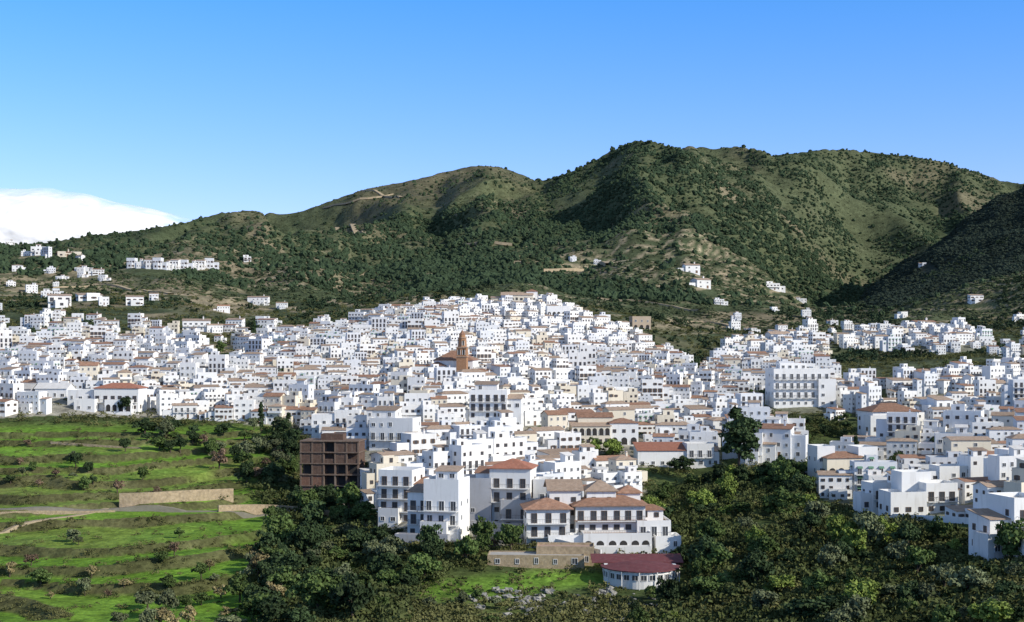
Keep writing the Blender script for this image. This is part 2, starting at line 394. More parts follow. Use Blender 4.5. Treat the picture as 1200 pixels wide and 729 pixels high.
def make_proto(i):
    R=random.Random(100+i)
    w=R.uniform(6.5,14); d=R.uniform(5.5,8.5); fl=R.choice([2,2,2,2,3,3,3,4,1]) 
    if fl==4: w=max(w,9)
    h=fl*2.85+R.uniform(0,.6); wm=R.choice(['white']*11+['bluewhite','bluewhite','cream'])
    rt=R.choice(['flat']*8+['shed','shed','shed','gable','gable','gable','hip']); kind=R.choice(['white','brown','brown','shutter','white','awn' if i%5==0 else 'white'])
    rm=R.choice(['deck','deckgrey','deckwhite','deckwhite']) if rt=='flat' else R.choice(['tile','tilepale','tilepale','tilepale'])
    bal=[k for k in range(1,fl) if R.random()<.4]
    bl=[dict(x=0,y=0,w=w,d=d,h=h,roof=rt,rm=rm,wm=wm,rh=R.uniform(.8,1.3),kind=kind,bal=bal,solid=R.random()<.4,fullbal=R.random()<.5,chim=R.random()<.45,door=True,fh=2.85,fl=fl,par=R.uniform(.5,.9))]
    if R.random()<.7:
        sx=R.choice([-1,1]); w2=R.uniform(2.8,5); h2=max(3,h-R.choice([2.85,2.85,5.7]))
        bl.append(dict(x=sx*(w/2+w2/2-.1),y=R.uniform(.4,1.6),w=w2,d=d-2.2,h=h2+.07,roof=R.choice(['flat','flat','shed']),rm=R.choice(['deck','deckwhite','tilepale']),rh=.7,wm=wm,kind=kind,fh=2.85))
    if rt=='flat' and R.random()<.75:
        bl.append(dict(x=R.uniform(-w/4,w/4),y=d*.42,w=R.uniform(2.8,5.2),d=d*.45,z=h-.1,h=h+2.3,roof=R.choice(['flat','shed']),rm=R.choice(['deckwhite','tilepale']),rh=.6,par=.25,wm=wm,kind=kind,fl=1,fh=2.5,nf=1))
    if R.random()<.5:
        bl.append(dict(x=R.uniform(-1,1),y=-2.2,w=w*.55,d=2.3,h=3.0,roof='flat',rm='deck',wm=wm,kind=kind,fh=2.85))
    rd={'flat':'flat roof','shed':'sloping roof','gable':'gabled roof','hip':'hipped roof'}[rt]
    return dict(spec=spec_building(bl,R),w=w,d=d,h=h,desc='%s %s house, %s'%(NUMW[fl],{'white':'white','bluewhite':'pale grey-white','cream':'cream'}[wm],rd))
PROTOS=[make_proto(i) for i in range(70)]
# ---------------------------------------------------------------- registry for labels
REG=[]; FOOT=[]
def custom(name,cat,label,u,v,blocks,rz=0,seed=1,clear=14):
    x,y,z=place(u,v); spec=spec_building(blocks,random.Random(seed))
    o=instantiate(spec,name,(x,y,z),rz); tag(o,label,cat)
    xs0=min(b['x']-b['w']/2 for b in blocks); xs1=max(b['x']+b['w']/2 for b in blocks); ys0=min(b['y'] for b in blocks); ys1=max(b['y']+b['d'] for b in blocks)
    FOOT.append((x,y,xs0-1,xs1+1,ys0-clear,ys1+1,rz)); return o
def blocked(x,y,m=2.8):
    for (cx,cy,a,b,c,d,rz) in FOOT:
        dx,dy=x-cx,y-cy; lx=dx*math.cos(rz)+dy*math.sin(rz); ly=-dx*math.sin(rz)+dy*math.cos(rz)
        if a-m<lx<b+m and c<ly+m and ly<d+1: return True
    return False
D=math.radians
custom('hotel','hotel','large white building with several brown tiled roofs and balconies above the round pavilion',700,644,[
 dict(x=-10.8,y=0,w=9.5,d=9,h=8.9,roof='hip',rm='tile',rh=1.9,kind='brown',bal=[1,2],fullbal=True,fh=2.95,over=.8,sskip=.1),
 dict(x=-6.5,y=5.5,w=7,d=8,h=12.6,roof='gable',rm='tilepale',rh=1.8,kind='brown',over=.6),
 dict(x=3.2,y=2,w=15.5,d=9,h=9.3,roof='hip',rm='tile',rh=1.8,kind='brown',bal=[1,2],fullbal=True,fh=3.05,over=.9,nf=6,skip=0,band=[6.0]),
 dict(x=1.6,y=5.2,w=6.5,d=6,h=12.2,roof='hip',rm='tilepale',rh=2.1,kind='brown',over=.6),
 dict(x=8.2,y=7.2,w=5,d=5,h=11.5,roof='hip',rm='tile',rh=1.5,kind='brown',over=.5),
 dict(x=12.6,y=.3,w=7.5,d=9,h=5.6,roof='flat',rm='deck',kind='white',bal=[1],fullbal=True,fh=2.8,nf=3,par=.6),
 dict(x=12.6,y=4.3,w=5.5,d=4,z=5.6,h=8.0,roof='hip',rm='tile',rh=1.0,kind='brown',over=.4,fl=1),
 dict(x=4,y=-3.4,w=15,d=5.3,h=3.4,roof='flat',rm='deck',kind='white',arch=[0],nf=6,par=.6),
 dict(x=-6,y=-2.2,w=10,d=4.1,h=2.9,roof='flat',rm='deckwhite',kind='white',nf=3,par=.6),
 dict(x=-1,y=-5.6,w=24,d=2.1,h=.6,roof='flat',rm='deck',kind='white',par=.8,fl=0),
 dict(x=15.2,y=-3,w=5.6,d=6,h=2.4,roof='flat',rm='deckwhite',kind='white',nf=2,par=.8)],D(4),3,16)
custom('apartment_house','house','tall white house with red hipped roof beside a plain grey-shaded wall facing the valley',588,622,[
 dict(x=1.5,y=2,w=9.5,d=9,h=14.0,roof='hip',rm='tilered',rh=1.9,kind='brown',bal=[2,3],fullbal=True,fh=3.2,over=.5,nf=3),
 dict(x=-6.8,y=.6,w=8.4,d=9,h=11,roof='flat',rm='deckwhite',kind='white',wm='greywall',nf=1,skip=.8,fh=3.1),  # wall in shade; the shade is painted in as grey
 dict(x=-4.2,y=5.5,w=6,d=6,h=12.6,roof='shed',rm='tile',rh=1,kind='white',fh=3),
 dict(x=3.5,y=-1.5,w=7,d=4,h=6.4,roof='flat',rm='deck',kind='brown',bal=[1],fullbal=True,wm='greywall'),
 dict(x=-2,y=-4.2,w=15,d=3,h=1.6,roof='flat',rm='deckgrey',wm='greywall',par=.7,fl=0),
 dict(x=8.6,y=4,w=4,d=7,h=10.6,roof='flat',rm='deckwhite')],D(-10),5)
custom('apartment_house','house','four-storey pale block stepped down the slope left of the plain grey-shaded wall',505,632,[
 dict(x=2,y=1,w=8,d=9,h=12.2,roof='flat',rm='deckwhite',wm='white',kind='white',bal=[1,2,3],fullbal=True,fh=3.1),
 dict(x=-3.6,y=2.2,w=5,d=8,h=10,roof='shed',rm='tilepale',rh=.9,wm='white',kind='brown',bal=[1,2]),
 dict(x=2.4,y=4,w=5,d=5,z=12.2,h=14.6,roof='shed',rm='tilepale',rh=.7,fl=1),
 dict(x=1,y=-1.6,w=6,d=3,h=3.2,roof='flat',rm='deck'),
 dict(x=-1,y=-4,w=12,d=2.2,h=.8,roof='flat',rm='deck',wm='greywall',par=.7,fl=0)],D(-14),6)
custom('apartment_house','house','leftmost tall white block with stacked balconies above the wooded valley',463,614,[
 dict(x=0,y=0,w=8.4,d=9,h=11.8,roof='flat',rm='deckgrey',wm='white',kind='brown',bal=[1,2,3],fullbal=True,fh=3),
 dict(x=5.1,y=1.3,w=4,d=7,h=9.3,roof='shed',rm='tile',rh=1),
 dict(x=-1,y=-2,w=5,d=3,h=3,roof='flat')],D(-16),8)
custom('white_block','house','big white three-storey block with dark square windows right of the brick shell',458,528,[
 dict(x=0,y=0,w=13,d=9,h=8.8,roof='flat',rm='deckwhite',kind='white',nf=5,bal=[1],par=.6),
 dict(x=-3,y=3,w=7,d=6,h=11.4,z=8.7,roof='shed',rm='tilepale',rh=.9,fl=1)],D(-12),9)
custom('white_block','house','broad white five-storey block in the middle of the lower town',572,503,[
 dict(x=0,y=0,w=12,d=9,h=11.6,roof='flat',rm='deckwhite',kind='brown',nf=5,par=.8,bal=[2,3],skip=.05,fh=2.9),
 dict(x=7.9,y=1,w=5,d=8,h=9.6,roof='gable',rm='tilepale',rh=1.2),
 dict(x=-1,y=3,w=7,d=5,z=11.5,h=14,roof='shed',rm='tilepale',rh=.8,fl=1)],D(-6),10)
custom('arcaded_house','house','long cream building with tiled roofs and arcaded terraces in the lower town',708,522,[
 dict(x=-4,y=0,w=12,d=8,h=6.0,roof='shed',rm='tilepale',rh=1.2,wm='cream',arch=[1],nf=6,kind='brown'),
 dict(x=6.5,y=1.2,w=9,d=8,h=6.8,roof='hip',rm='tile',rh=1.3,wm='white',arch=[0],kind='brown'),
 dict(x=-2,y=5,w=11,d=6,h=8.6,roof='gable',rm='tile',rh=1.2,wm='cream',kind='brown')],D(5),12)
custom('warehouse','house','long low white building with a wide red sloping roof beside the tall dark tree',785,548,[
 dict(x=-2,y=0,w=15,d=9,h=5.0,roof='shed',rm='tilered',rh=1.8,kind='white',nf=5),
 dict(x=9,y=-.6,w=8,d=8,h=6.2,roof='flat',rm='deckwhite',kind='white',bal=[1]),
 dict(x=12.5,y=1.6,w=5,d=7,h=4.7,roof='gable',rm='tilepale',rh=1.1)],D(3),13)
custom('villa','villa','large white villa with orange roof at the left edge of town above the terraces',124,482,[
 dict(x=3.5,y=0,w=15,d=9,h=7.6,roof='hip',rm='tilered',rh=1.6,kind='brown',nf=6,bal=[1],fullbal=True),
 dict(x=-9,y=1,w=9,d=8,h=6.2,roof='flat',rm='deckwhite',kind='white',nf=3),
 dict(x=-6,y=-3.6,w=7,d=4,h=3.3,roof='flat',rm='deck'),
 dict(x=5,y=-2.6,w=9,d=2.7,h=3.1,roof='flat',rm='deck',arch=[0],nf=4)],D(-4),14)
custom('villa','villa','large white villa with orange hipped roof standing alone on the right-hand slope',1050,508,[
 dict(x=0,y=0,w=16,d=11,h=7.0,roof='hip',rm='tile',rh=2.4,kind='brown',nf=6,skip=.05,over=.6),
 dict(x=-6.5,y=-1.4,w=6,d=5,h=5,roof='flat',rm='deck',kind='brown'),
 dict(x=3,y=-2,w=9,d=2.2,h=3.2,roof='flat',rm='deck',arch=[0],nf=4)],D(12),15,20)
custom('apartment_block','apartment block','wide white apartment block with four rows of dark windows beyond the wooded gully',940,477,[
 dict(x=0,y=0,w=21,d=11,h=13.2,roof='flat',rm='deckgrey',kind='white',nf=8,skip=0,bal=[1,2,3],fh=3.3,par=.7),
 dict(x=9,y=-1.2,w=6.5,d=9,h=9.3,roof='flat',rm='deckwhite',kind='white'),
 dict(x=-2,y=4,w=10,d=5,z=13.1,h=15.5,roof='flat',rm='deckwhite',fl=1,par=.3)],D(6),16)
custom('house','house','cream house with brown tiled roof and arched gallery beside the right-hand woods',992,572,[
 dict(x=0,y=0,w=11,d=8,h=8,roof='hip',rm='tile',rh=1.4,wm='cream',arch=[1],nf=4,kind='brown'),
 dict(x=6.6,y=1,w=5.5,d=8,h=10,roof='flat',rm='deckwhite',kind='brown'),
 dict(x=-4.5,y=3,w=5,d=7,h=10.2,roof='flat',rm='deckwhite',kind='white')],D(10),17,10)
custom('house','house','wide white stepped house with terraces above the lower right trees',1085,604,[
 dict(x=-4,y=0,w=8.5,d=7,h=4.4,roof='flat',rm='deckwhite',kind='brown',bal=[1]),
 dict(x=4.3,y=1,w=7.5,d=7,h=6.2,roof='flat',rm='deckwhite',kind='brown',bal=[1]),
 dict(x=0,y=5,w=7,d=6,h=8.4,roof='flat',rm='deckwhite',kind='white')],D(8),18,10)
custom('house','house','tall white stepped house cut by the right edge of the picture',1200,650,[
 dict(x=1.5,y=0,w=7,d=9,h=9.5,roof='flat',rm='deckwhite',kind='brown',skip=.2,bal=[2]),
 dict(x=-4,y=1.4,w=4.2,d=7,h=6.4,roof='shed',rm='tilepale',rh=1,kind='brown'),
 dict(x=-6,y=-1,w=4,d=5,h=3.2,roof='flat',rm='deck')],D(14),19)
custom('hall','hall','long pinkish hall with arched windows crowning the top of the town',606,360,[
 dict(x=0,y=0,w=17,d=9,h=6.5,roof='gable',rm='tilepale',rh=1.6,wm='cream',nf=7,kind='brown',skip=0),
 dict(x=-11,y=1,w=6,d=8,h=5,roof='shed',rm='tilepale',rh=1,wm='cream'),
 dict(x=8,y=3,w=6,d=8,h=8.5,roof='hip',rm='tile',rh=1.3,wm='white')],0,20,1)
custom('school','school','white school building with two rows of arched openings near the hilltop',655,378,[
 dict(x=0,y=0,w=12,d=8,h=7.5,roof='flat',rm='deckwhite',arch=[0,1],nf=5)],D(5),21,6)
custom('ruin','unfinished house','beige unfinished house standing right of the hilltop on bare ground',752,386,[
 dict(x=0,y=0,w=10,d=8,h=6,roof='flat',rm='deckgrey',wm='ochre',nf=3,skip=0,arch=[0])],D(8),22,4)
custom('shed','shed','low green-grey sheds in a row at the left edge below the town',38,468,[
 dict(x=-6,y=0,w=11,d=8,h=3.6,roof='gable',rm='deckgrey',rh=1.6,wm='greywall'),
 dict(x=6.2,y=.5,w=11,d=8,h=3.7,roof='gable',rm='deckwhite',rh=1.7,wm='white')],D(-3),23,16)
custom('stone_house','low building','low brown stone building with flat roof left of the round pavilion',628,666,[
 dict(x=0,y=0,w=20,d=6,h=2.4,roof='flat',rm='deckgrey',wm='stone',par=.3,nf=5),
 dict(x=6,y=3,w=12,d=6,h=3.6,roof='flat',rm='deck',wm='stone',par=.5,fl=1)],D(-3),24,5)
def pavilion():
    x,y,z=place(752,684); r=link('round_pavilion',None,None,(x,y,z),0)
    w=MB(); w.cyl(0,3,-5,2.8,7.4,7.4,'white',32,True); w.cyl(0,3,2.801,2.95,7.7,7.7,'white',32,True)
    w.box(-7.2,7.2,3.2,9.5,-4,3.3,'white')
    link('wall',w.mesh('wall'),r)
    rf=MB(); rf.cyl(0,3,2.951,3.15,8.0,8.0,'maroon',32,False); rf.cyl(0,3,3.15,3.8,8.0,2.0,'maroon',32,True); link('roof',rf.mesh('roof',weld=True),r)
    rf=MB(); rf.shed(-9.5,8.8,4.8,10.2,3.35,.9,.1,'maroon',rf,'maroon'); link('roof',rf.mesh('roof',weld=True),r)
    for i in range(13):
        a=-math.pi*(.06+.88*i/12)
        addpart('window',win('white',1.1,1.0),r,(7.37*math.cos(a),3+7.37*math.sin(a),1.3),a+math.pi/2,True)
    for i in range(0,12,2):
        p=MB(); a=-math.pi*(.1+.8*i/11); p.cyl(7.9*math.cos(a),3+7.9*math.sin(a),-3,2.95,.12,.12,'white',6); link('post',p.mesh('post'),r)
    tag(r,'round white pavilion with low maroon roof at the tip of the spur','pavilion'); FOOT.append((x,y,-10,10,-8,12,0))
pavilion()
def brickshell():
    x,y,z=place(386,582); r=link('unfinished_building',None,None,(x,y,z),D(-6)); W=16;Dp=9;n=5;fh=2.95
    R=random.Random(4)
    b=MB(); b.box(-W/2+.4,W/2-.4,1.8,Dp,-6,n*fh-.3,'brick'); link('back_wall',b.mesh('back_wall'),r)
    for k in range(n+1):
        s=MB(); s.box(-W/2,W/2+(.9 if k<3 else 0),-.3,Dp+.2,k*fh-.28,k*fh,'shellframe'); link('floor_slab',s.mesh('floor_slab'),r)
    for k in range(n):
        for i in range(6):
            xx=-W/2+.3+(W-.6)*i/5; c=MB(); c.box(xx-.22,xx+.22,-.1,.35,k*fh+.001,(k+1)*fh-.281,'shellframe'); link('column',c.mesh('column'),r)
        for i in range(5):
            xa=-W/2+.53+(W-.6)*i/5; c=MB()
            if R.random()<.68:
                hh=fh-.29 if R.random()<.65 else 1.1
                c.box(xa,xa+(W-.6)/5-.46,.05,.3,k*fh+.001,k*fh+hh,'brickred' if R.random()<.3 else 'brick'); link('infill_wall',c.mesh('infill_wall'),r)
            else:
                c.box(xa+.3,xa+2.2,1.75,1.795,k*fh+.1,k*fh+2.4,'dark'); link('opening',c.mesh('opening'),r)  # dark panel on the back wall, painted shade of an open bay
    for i in range(6):
        c=MB(); c.box(-W/2+3.1*i+.1,-W/2+3.1*i+.6,-.1,.4,-6,-.281,'concrete'); link('pier',c.mesh('pier'),r)
    t=MB(); t.box(-3,3,3,7,n*fh+.001,n*fh+1.6,'brick'); link('stair_head',t.mesh('stair_head'),r)
    tag(r,'brown brick shell of an unfinished five-storey block on the valley edge','unfinished building'); FOOT.append((x,y,-10,10,-5,11,D(-6)))
    x,y,z=place(402,592); r=link('concrete_deck',None,None,(x,y-2,z),D(-4))
    s=MB(); s.box(-7,8,-1,4,2.6,3.0,'concrete'); link('deck',s.mesh('deck'),r)
    for i in range(5):
        c=MB(); c.box(-6.6+3.4*i,-6.1+3.4*i,-.8,-.3,-4,2.6,'concrete'); link('pier',c.mesh('pier'),r)
    tag(r,'grey concrete deck on piers at the foot of the brick shell','deck')
brickshell()
def church():
    x,y,z=place(541,446); R=random.Random(6); r=link('church',None,None,(x,y,z),D(-8))
    for n_,me,l,a in spec_building([dict(x=-4,y=4.5,w=15,d=11,h=7.5,roof='hip',rm='tile',rh=3.4,wm='white',nf=4,kind='brown',skip=.3,fl=2),
        dict(x=-10,y=1.5,w=6,d=7,h=5.5,roof='hip',rm='tile',rh=1.5,wm='white')],R): addpart(n_,me,r,l,a,True)
    t=MB(); t.box(-1.9,1.9,-.6,3.2,-5,12.4,'towerbrick'); link('tower_shaft',t.mesh('tower_shaft'),r)
    for zz in (8.8,12.4):
        c=MB(); c.box(-2.15,2.15,-.85,3.45,zz,zz+.3,'tilepale'); link('cornice',c.mesh('cornice'),r)
    b=MB(); b.cyl(0,1.3,12.7,16.0,1.75,1.6,'towerbrick',8,True); link('belfry',b.mesh('belfry'),r)
    for k in range(4):
        a=-math.pi/2+k*math.pi/2+math.pi/8
        link('bell_opening',arch(.7,2.0),r,(1.57*math.cos(a),1.3+1.57*math.sin(a),13.2),a+math.pi/2)
    for sg in (-1,1): link('bell_opening',arch(.8,2.2),r,(sg*.9,-.6,9.7),0)
    c=MB(); c.cyl(0,1.3,16.0,16.25,1.95,1.95,'tilepale',8,True); link('cornice',c.mesh('cornice'),r)
    c=MB(); c.cyl(0,1.3,16.25,17.3,1.35,1.15,'towerbrick',8,True); c.cyl(0,1.3,17.3,19,1.3,.12,'tile',8,True); link('cap',c.mesh('cap'),r)
    c=MB(); c.box(-.06,.06,1.24,1.36,19,20.4,'rail'); c.box(-.4,-.061,1.25,1.35,19.7,19.85,'rail'); c.box(.061,.4,1.25,1.35,19.7,19.85,'rail'); link('cross',c.mesh('cross'),r)
    tag(r,'parish church with slim brown brick bell tower rising above the white roofs','church'); FOOT.append((x,y,-12,5,-9,16,D(-8)))
church()
# ---------------------------------------------------------------- town
POLY=[[(-80,494),(60,487),(180,490),(260,494),(345,502),(350,512),(425,528),(440,600),(445,618),(520,640),(612,640),(616,610),(660,600),(760,580),(742,548),(846,546),(905,548),(940,530),(925,505),(884,486),(850,470),(824,446),(806,428),(790,416),(765,412),(752,400),(720,388),(680,370),(640,359),(560,361),(480,370),(430,376),(395,384),(360,388),(300,398),(250,412),(205,400),(110,400),(60,404),(-80,408)],
[(1280,655),(1180,640),(1168,612),(1040,608),(965,586),(952,548),(1002,528),(1000,506),(965,484),(892,486),(850,462),(806,428),(860,418),(960,428),(990,448),(1060,450),(1130,440),(1280,425)],
[(985,408),(990,396),(1060,390),(1160,390),(1165,408),(1100,416)],[(850,414),(880,402),(975,402),(972,424)]]
PP=[.98,.78,.5,.7]
SPARSE=[([(-80,408),(-80,375),(60,370),(110,375),(205,384),(205,400),(110,400),(60,404)],.25),([(210,408),(215,388),(320,378),(330,398)],.3),([(840,400),(880,360),(1000,380),(990,400)],.06),([(-80,375),(-80,298),(110,298),(150,330),(110,372)],.02),([(1160,420),(1160,395),(1280,385),(1280,425)],.25)]
HOLES=[(262,416,22,12),(892,468,20,10),(815,434,11,9),(1090,474,44,9),(1010,495,24,10),(1120,528,26,9),(1050,556,24,7),(240,398,14,7),(150,476,10,10),(330,428,9,6),(690,392,8,4),(980,526,18,10),(1105,442,16,4),(1000,436,20,5),(640,495,12,7),(715,545,18,14),(862,530,15,22),(450,440,6,4),(70,440,8,5),(200,450,9,6),(760,455,7,6),(1165,500,14,8),(1030,462,12,6),(1160,560,12,6),(20,425,10,6)]
def hole(u,v,g=1.0):
    return any(((u-a)/(c*g))**2+((v-b)/(d*g))**2<1 for a,b,c,d in HOLES)
cand=[]; yrow=292.0; kr=0
while yrow<1150:
    kr+=1; sf=.86-.27*float(sstep(320,620,yrow)); step=11.8*sf+(1.8 if kr%5==0 else 0)
    xx=(-90-600)*S*yrow+random.uniform(0,6)
    xend=(1290-600)*S*yrow
    while xx<xend:
        p=random.randrange(len(PROTOS)); s=random.uniform(.72,1.12)*sf; w=PROTOS[p]['w']*s; xc=xx+w/2
        yc=yrow+random.uniform(-2.6,2.6)*sf+6*math.sin(xc/38.0)
        u,v=proj(xc,yc,H(xc,yc)); 
        xx+=w*random.uniform(.82,1.15)
        pr=0
        for P,q_ in zip(POLY,PP):
            if inpoly(u,v,P): pr=q_ if u<870 else min(q_,.8); break
        else:
            for P,q_ in SPARSE:
                if inpoly(u,v,P): pr=q_*.55; break
        if random.random()>pr or hole(u,v) or blocked(xc,yc): continue
        rot=D(80*(float(vn(xc/60+5,yc/60,9))-.5)+random.uniform(-9,9))+ (D(2) if u<500 else D(12))
        cand.append([xc,yc,H(xc,yc)+random.uniform(-.3,.8),p,rot,(s,s,s*random.uniform(.8,1.15)),u,v])
    yrow+=step
HILL=[(70,360,36),(106,352,38),(158,358,28),(302,357,34),(45,299,24),(75,301,22),(95,318,22),(115,322,18),(20,318,16),(230,388,44),(252,390,26),(262,366,16),
(812,320,30),(825,338,28),(843,357,16),(906,340,24),(938,353,20),(1145,354,22),(1082,311,12),(1196,376,14),(180,352,14),(290,307,12),(12,288,14),(60,320,14),(1025,400,36),(1085,390,42),(1130,399,36),(885,408,32),(915,406,34),(945,408,32),(330,362,12),(700,310,12),(672,306,12),(1060,372,12),(30,300,12)]
hillc=[]
low=[i for i in range(len(PROTOS)) if PROTOS[i]['h']<7.5 and PROTOS[i]['w']>6]
for (u,v,wp) in HILL:
    x,y,z=place(u,v); p=random.choice(low); w=wp*S*y/PROTOS[p]['w']*.72
    w=min(max(w,.5),1.7)
    hillc.append([x,y,z,p,D(random.uniform(-5,28)),(w,w*.8,min(1.05,max(.6,w*.8))),u,v])
for i in range(10):
    u=153+i*10.2; x,y,z=place(u,316-abs(i-5)*.4); p=low[i%3]
    s=10*S*y/PROTOS[p]['w']; hillc.append([x,y,z,p,D(random.uniform(-6,6)),(s,.9,1.05+.12*(i%2)),u,314])
infr=[c for c in cand if -6<c[6]<1206]; offr=[c for c in cand if not(-6<c[6]<1206)]
infr.sort(key=lambda c:c[1]/c[5][0])
NI=276-len(hillc)
indiv=infr[:NI]+hillc; rest=infr[NI:]+offr
print('houses',len(cand),'indiv',len(indiv),'rest',len(rest))
for i,c in enumerate(indiv):
    P=PROTOS[c[3]]; o=instantiate(P['spec'],'house',(c[0],c[1],c[2]),c[4],c[5],sub=(i<130))
    REG.append((o,c[0],c[1],c[2]+3,'house',P['desc'],'house','white village houses'))
def tri_of(me):
    me.calc_loop_triangles(); n=len(me.loop_triangles)
    t=np.empty(n*3,np.int32); me.loop_triangles.foreach_get('vertices',t); mi=np.empty(n,np.int32); me.loop_triangles.foreach_get('material_index',mi)
    co=np.empty(len(me.vertices)*3,np.float32); me.vertices.foreach_get('co',co)
    gm=np.array([MLIST.index(m.name) for m in me.materials],np.int32)
    return co.reshape(-1,3),t.reshape(-1,3),gm[mi]
MLIST=list(MATS.keys())
flat={}
for i,P in enumerate(PROTOS):
    V=[];F=[];Mi=[];off=0
    for n,me,l,a in P['spec']:
        co,t,mi=tri_of(me)
        if n=='balcony' and len(t)>60: continue
        c,s=math.cos(a),math.sin(a)
        V.append(np.stack([co[:,0]*c-co[:,1]*s+l[0],co[:,0]*s+co[:,1]*c+l[1],co[:,2]+l[2]],1)); F.append(t+off); Mi.append(mi); off+=len(co)
    flat[i]=(np.concatenate(V),np.concatenate(F),np.concatenate(Mi))
V=[];F=[];Mi=[];off=0
for c in rest:
    v,f_,mi=flat[c[3]]; s=c[5]; co=v*np.array(s); a=c[4]; cc,ss=math.cos(a),math.sin(a)
    V.append(np.stack([co[:,0]*cc-co[:,1]*ss+c[0],co[:,0]*ss+co[:,1]*cc+c[1],co[:,2]+c[2]],1)); F.append(f_+off); Mi.append(mi); off+=len(v)
o=link('distant_houses',npmesh('distant_houses',np.concatenate(V),np.concatenate(F),[MATS[n] for n in MLIST],np.concatenate(Mi)))
o['kind']='stuff'; tag(o,'dense white houses of the upper town stacked up the hill behind the nearer rows','houses')
# ---------------------------------------------------------------- ground colours
N1=fbm(XX/160,YY/160,5,41); N2=fbm(XX/22,YY/22,4,43); N3=fbm(XX/7,YY/7,3,47)
def lerp(a,b,t): return a+(np.array(b)[None,None,:]-a)*t[:,:,None]
colr=np.ones(VV.shape+(3,))*np.array((.088,.102,.053))
colr=lerp(colr,(.17,.145,.092),sstep(.50,.72,N1)*.7)
colr=lerp(colr,(.056,.074,.038),sstep(.45,.62,fbm(XX/240,YY/300,5,61))*.85)
colr=lerp(colr,(.26,.21,.14),sstep(.63,.75,fbm(XX/45,YY/45,4,63))*.65*(1-sstep(1700,2200,YY)))
stripe=Z/5.0+fbm(XX/50,YY/50,3,64)*2.5; stripe=stripe-np.floor(stripe)
hillz=sstep(740,840,YY)*(1-sstep(1250,1500,YY))*sstep(.38,.52,fbm(XX/120,YY/120,3,65))
colr=lerp(colr,(.34,.28,.19),hillz*sstep(.62,.80,stripe)*.8)
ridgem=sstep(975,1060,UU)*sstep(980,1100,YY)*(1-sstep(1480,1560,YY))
colr=lerp(colr,(.035,.043,.034),ridgem*.95)  # near ridge: slope shade painted into the ground colour
colr=lerp(colr,(.12,.11,.068),sstep(650,560,UU)*sstep(380,430,UU)*sstep(1900,2100,YY)*.75)
fg=1-sstep(470,520,YY)
colr=lerp(colr,(.062,.085,.03),fg)
colr=lerp(colr,(.12,.15,.045),fg*sstep(.52,.70,N2)*.75)
fld=FM
colr=lerp(colr,(.14,.26,.03),fld*.98)
band=sstep(.45,.75,vn(np.floor(zq/q)*1.7,XX/110,12))
colr=lerp(colr,(.21,.225,.065),fld*band*.45)
colr=lerp(colr,(.075,.15,.025),fld*sstep(.48,.66,N3)*.5)
colr=lerp(colr,(.22,.22,.08),fld*sstep(.60,.75,N2)*.4)
colr=lerp(colr,(.09,.08,.042),riser*.88)
def ell(cu,cv,ru,rv):
    return np.clip(1.6-1.6*np.sqrt(((UU-cu)/ru)**2+((VV-cv)/rv)**2)+(N2-.5)*1.6,0,1)
for e in ((560,690,110,14),(640,680,100,12),(470,700,50,10),(420,672,40,12)): colr=lerp(colr,(.14,.25,.035),ell(*e)*fg*.85)
for e in ((800,600,60,18),(880,650,50,12),(1020,690,60,14)): colr=lerp(colr,(.13,.20,.045),ell(*e)*fg*.6)
for e in ((250,358,70,14),(690,316,50,6),(800,380,70,12),(265,410,24,10),(30,335,50,14),(560,290,40,4),(120,335,60,12),(500,350,50,6),(1000,400,60,6)): colr=lerp(colr,(.33,.27,.18),ell(*e)*.7)
vm=np.zeros(VV.shape)
for P in POLY: vm=np.maximum(vm,inpoly(UU,VV,P)*(YY<950)*(YY>250)*1.0)
vm2=vm*(np.where(UU>830,.4,.85))
for (a,b,c,d) in HOLES: vm2=vm2*(1-(((UU-a)/c)**2+((VV-b)/d)**2<1.2)*1.0)
colr=lerp(colr,(.38,.35,.30),vm2*.85)
colr=colr*(0.80+.40*N3)[:,:,None]
cols4=np.concatenate([colr,np.ones(VV.shape+(1,))],2).reshape(-1,4)
co=np.stack([XX,YY,Z],2).reshape(-1,3)
ii=(np.arange(NU-1)[:,None]*NY+np.arange(NY-1)[None,:]).ravel()
faces=np.stack([ii,ii+NY,ii+NY+1,ii+1],1)
gm=bpy.data.materials.new('ground'); gm.use_nodes=True; nt=gm.node_tree; N=nt.nodes; L=nt.links; b=N['Principled BSDF']
b.inputs['Roughness'].default_value=1; b.inputs['Specular IOR Level'].default_value=.05
at=N.new('ShaderNodeAttribute'); at.attribute_name='Col'; geo=N.new('ShaderNodeNewGeometry')
prev=at.outputs['Color']
for sc,lo,hi in ((.9,.55,1.45),(.07,.65,1.35),(.18,.7,1.3)):
    n=N.new('ShaderNodeTexNoise'); n.inputs['Scale'].default_value=sc; n.inputs['Detail'].default_value=6; n.inputs['Roughness'].default_value=.7; L.new(geo.outputs['Position'],n.inputs['Vector'])
    r=N.new('ShaderNodeMapRange'); r.inputs['From Min'].default_value=.3; r.inputs['From Max'].default_value=.7; r.inputs['To Min'].default_value=lo; r.inputs['To Max'].default_value=hi; L.new(n.outputs['Fac'],r.inputs['Value'])
    vm_=N.new('ShaderNodeVectorMath'); vm_.operation='SCALE'; L.new(prev,vm_.inputs[0]); L.new(r.outputs[0],vm_.inputs['Scale']); prev=vm_.outputs[0]
L.new(prev,b.inputs['Base Color'])
n=N.new('ShaderNodeTexNoise'); n.inputs['Scale'].default_value=.35; n.inputs['Detail'].default_value=8; L.new(geo.outputs['Position'],n.inputs['Vector'])
